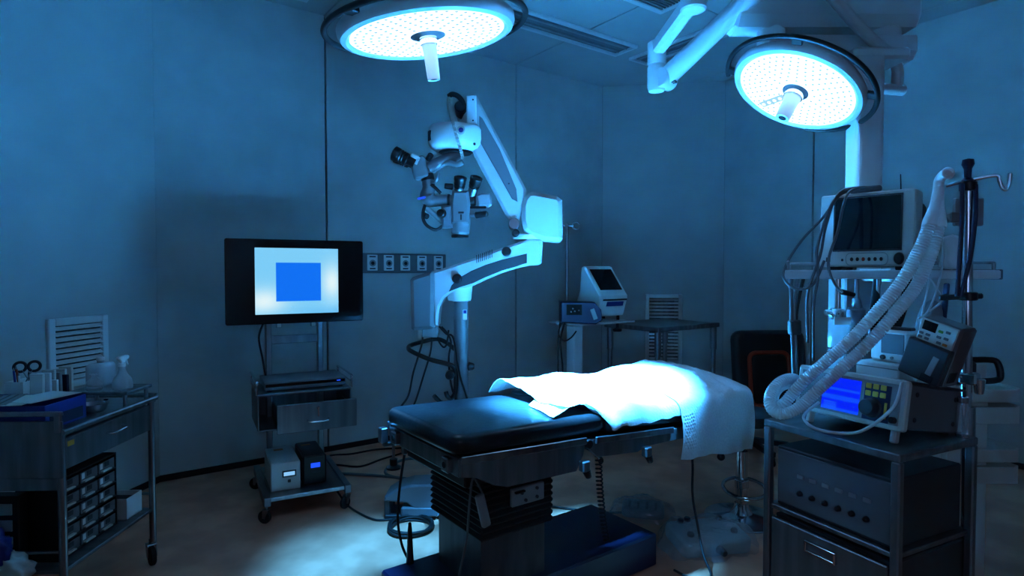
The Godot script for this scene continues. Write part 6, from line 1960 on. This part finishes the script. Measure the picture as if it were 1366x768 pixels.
# ---------------------------------------------------------------- cables along the floor
func cables() -> void:
	var list := [
		["black cable running along the back wall from the screen cart", [Vector3(1.15, 0.25, -3.60), Vector3(1.25, 0.05, -3.80), Vector3(1.394, 0.006, -4.10), Vector3(1.552, 0.006, -4.054), Vector3(1.732, 0.006, -4.05), Vector3(1.86, 0.03, -3.90), Vector3(1.92, 0.10, -3.60), Vector3(1.90, 0.12, -3.20)], 0.007],
		["black cable curving over the floor behind the first one", [Vector3(1.15, 0.14, -3.62), Vector3(1.25, 0.02, -3.75), Vector3(1.359, 0.006, -3.890), Vector3(1.489, 0.006, -3.758), Vector3(1.675, 0.006, -3.818), Vector3(1.937, 0.006, -3.883), Vector3(2.2, 0.006, -4.0)], 0.007],
		["grey cable looping on the floor left of the table column", [Vector3(1.20, 0.008, -3.72), Vector3(1.337, 0.008, -3.688), Vector3(1.565, 0.008, -3.453), Vector3(1.70, 0.008, -3.252), Vector3(1.617, 0.008, -3.36), Vector3(1.569, 0.008, -3.519), Vector3(1.650, 0.008, -3.640), Vector3(1.822, 0.008, -3.711), Vector3(1.95, 0.008, -3.55)], 0.009],
		["black cable from the cart's caster to the foot switch", [Vector3(1.16, 0.07, -3.30), Vector3(1.185, 0.008, -3.20), Vector3(1.190, 0.006, -3.060), Vector3(1.229, 0.006, -2.899), Vector3(1.312, 0.006, -2.850)], 0.006],
		["black cable on the floor right of the table column", [Vector3(1.95, 0.006, -2.75), Vector3(2.014, 0.006, -2.640), Vector3(2.096, 0.006, -2.475), Vector3(2.245, 0.006, -2.278), Vector3(2.33, 0.02, -2.17)], 0.006],
		["grey cable running down behind the table column", [Vector3(1.70, 0.56, -2.05), Vector3(1.76, 0.36, -2.25), Vector3(1.90, 0.10, -2.42), Vector3(2.02, 0.008, -2.60), Vector3(2.06, 0.008, -2.90)], 0.006],
		["thin black cable hanging from the drape down to the large pedal", [Vector3(2.22, 0.60, -1.70), Vector3(2.225, 0.45, -1.67), Vector3(2.215, 0.30, -1.66), Vector3(2.21, 0.18, -1.63), Vector3(2.16, 0.08, -1.56), Vector3(2.13, 0.02, -1.50), Vector3(2.07, 0.007, -1.52), Vector3(2.065, 0.007, -1.64)], 0.0055],
		["black cable hanging from the table's head end to the base", [Vector3(1.08, 0.55, -2.235), Vector3(1.055, 0.40, -2.235), Vector3(1.04, 0.28, -2.22), Vector3(1.05, 0.18, -2.20), Vector3(1.045, 0.146, -2.12)], 0.0055],
	]
	for q in list:
		var st := mb()
		tube(st, curve(q[1], 8), q[2], 7)
		var o := obj("cable", st, M.cable_grey if q[0].begins_with("grey") else M.cable, self)
		tag(o, q[0], "cable", "loose cables")
	var sl := mb()
	lathe(sl, [Vector2(0, 0), Vector2(0.016, 0.0), Vector2(0.013, 0.04), Vector2(0.009, 0.13), Vector2(0.006, 0.16)], Transform3D(Basis(), Vector3(1.045, 0.145, -2.12)), 14)
	var so := obj("cable_gland", sl, M.black, self)
	tag(so, "black tapered cable sleeve standing on the table base", "cable sleeve")
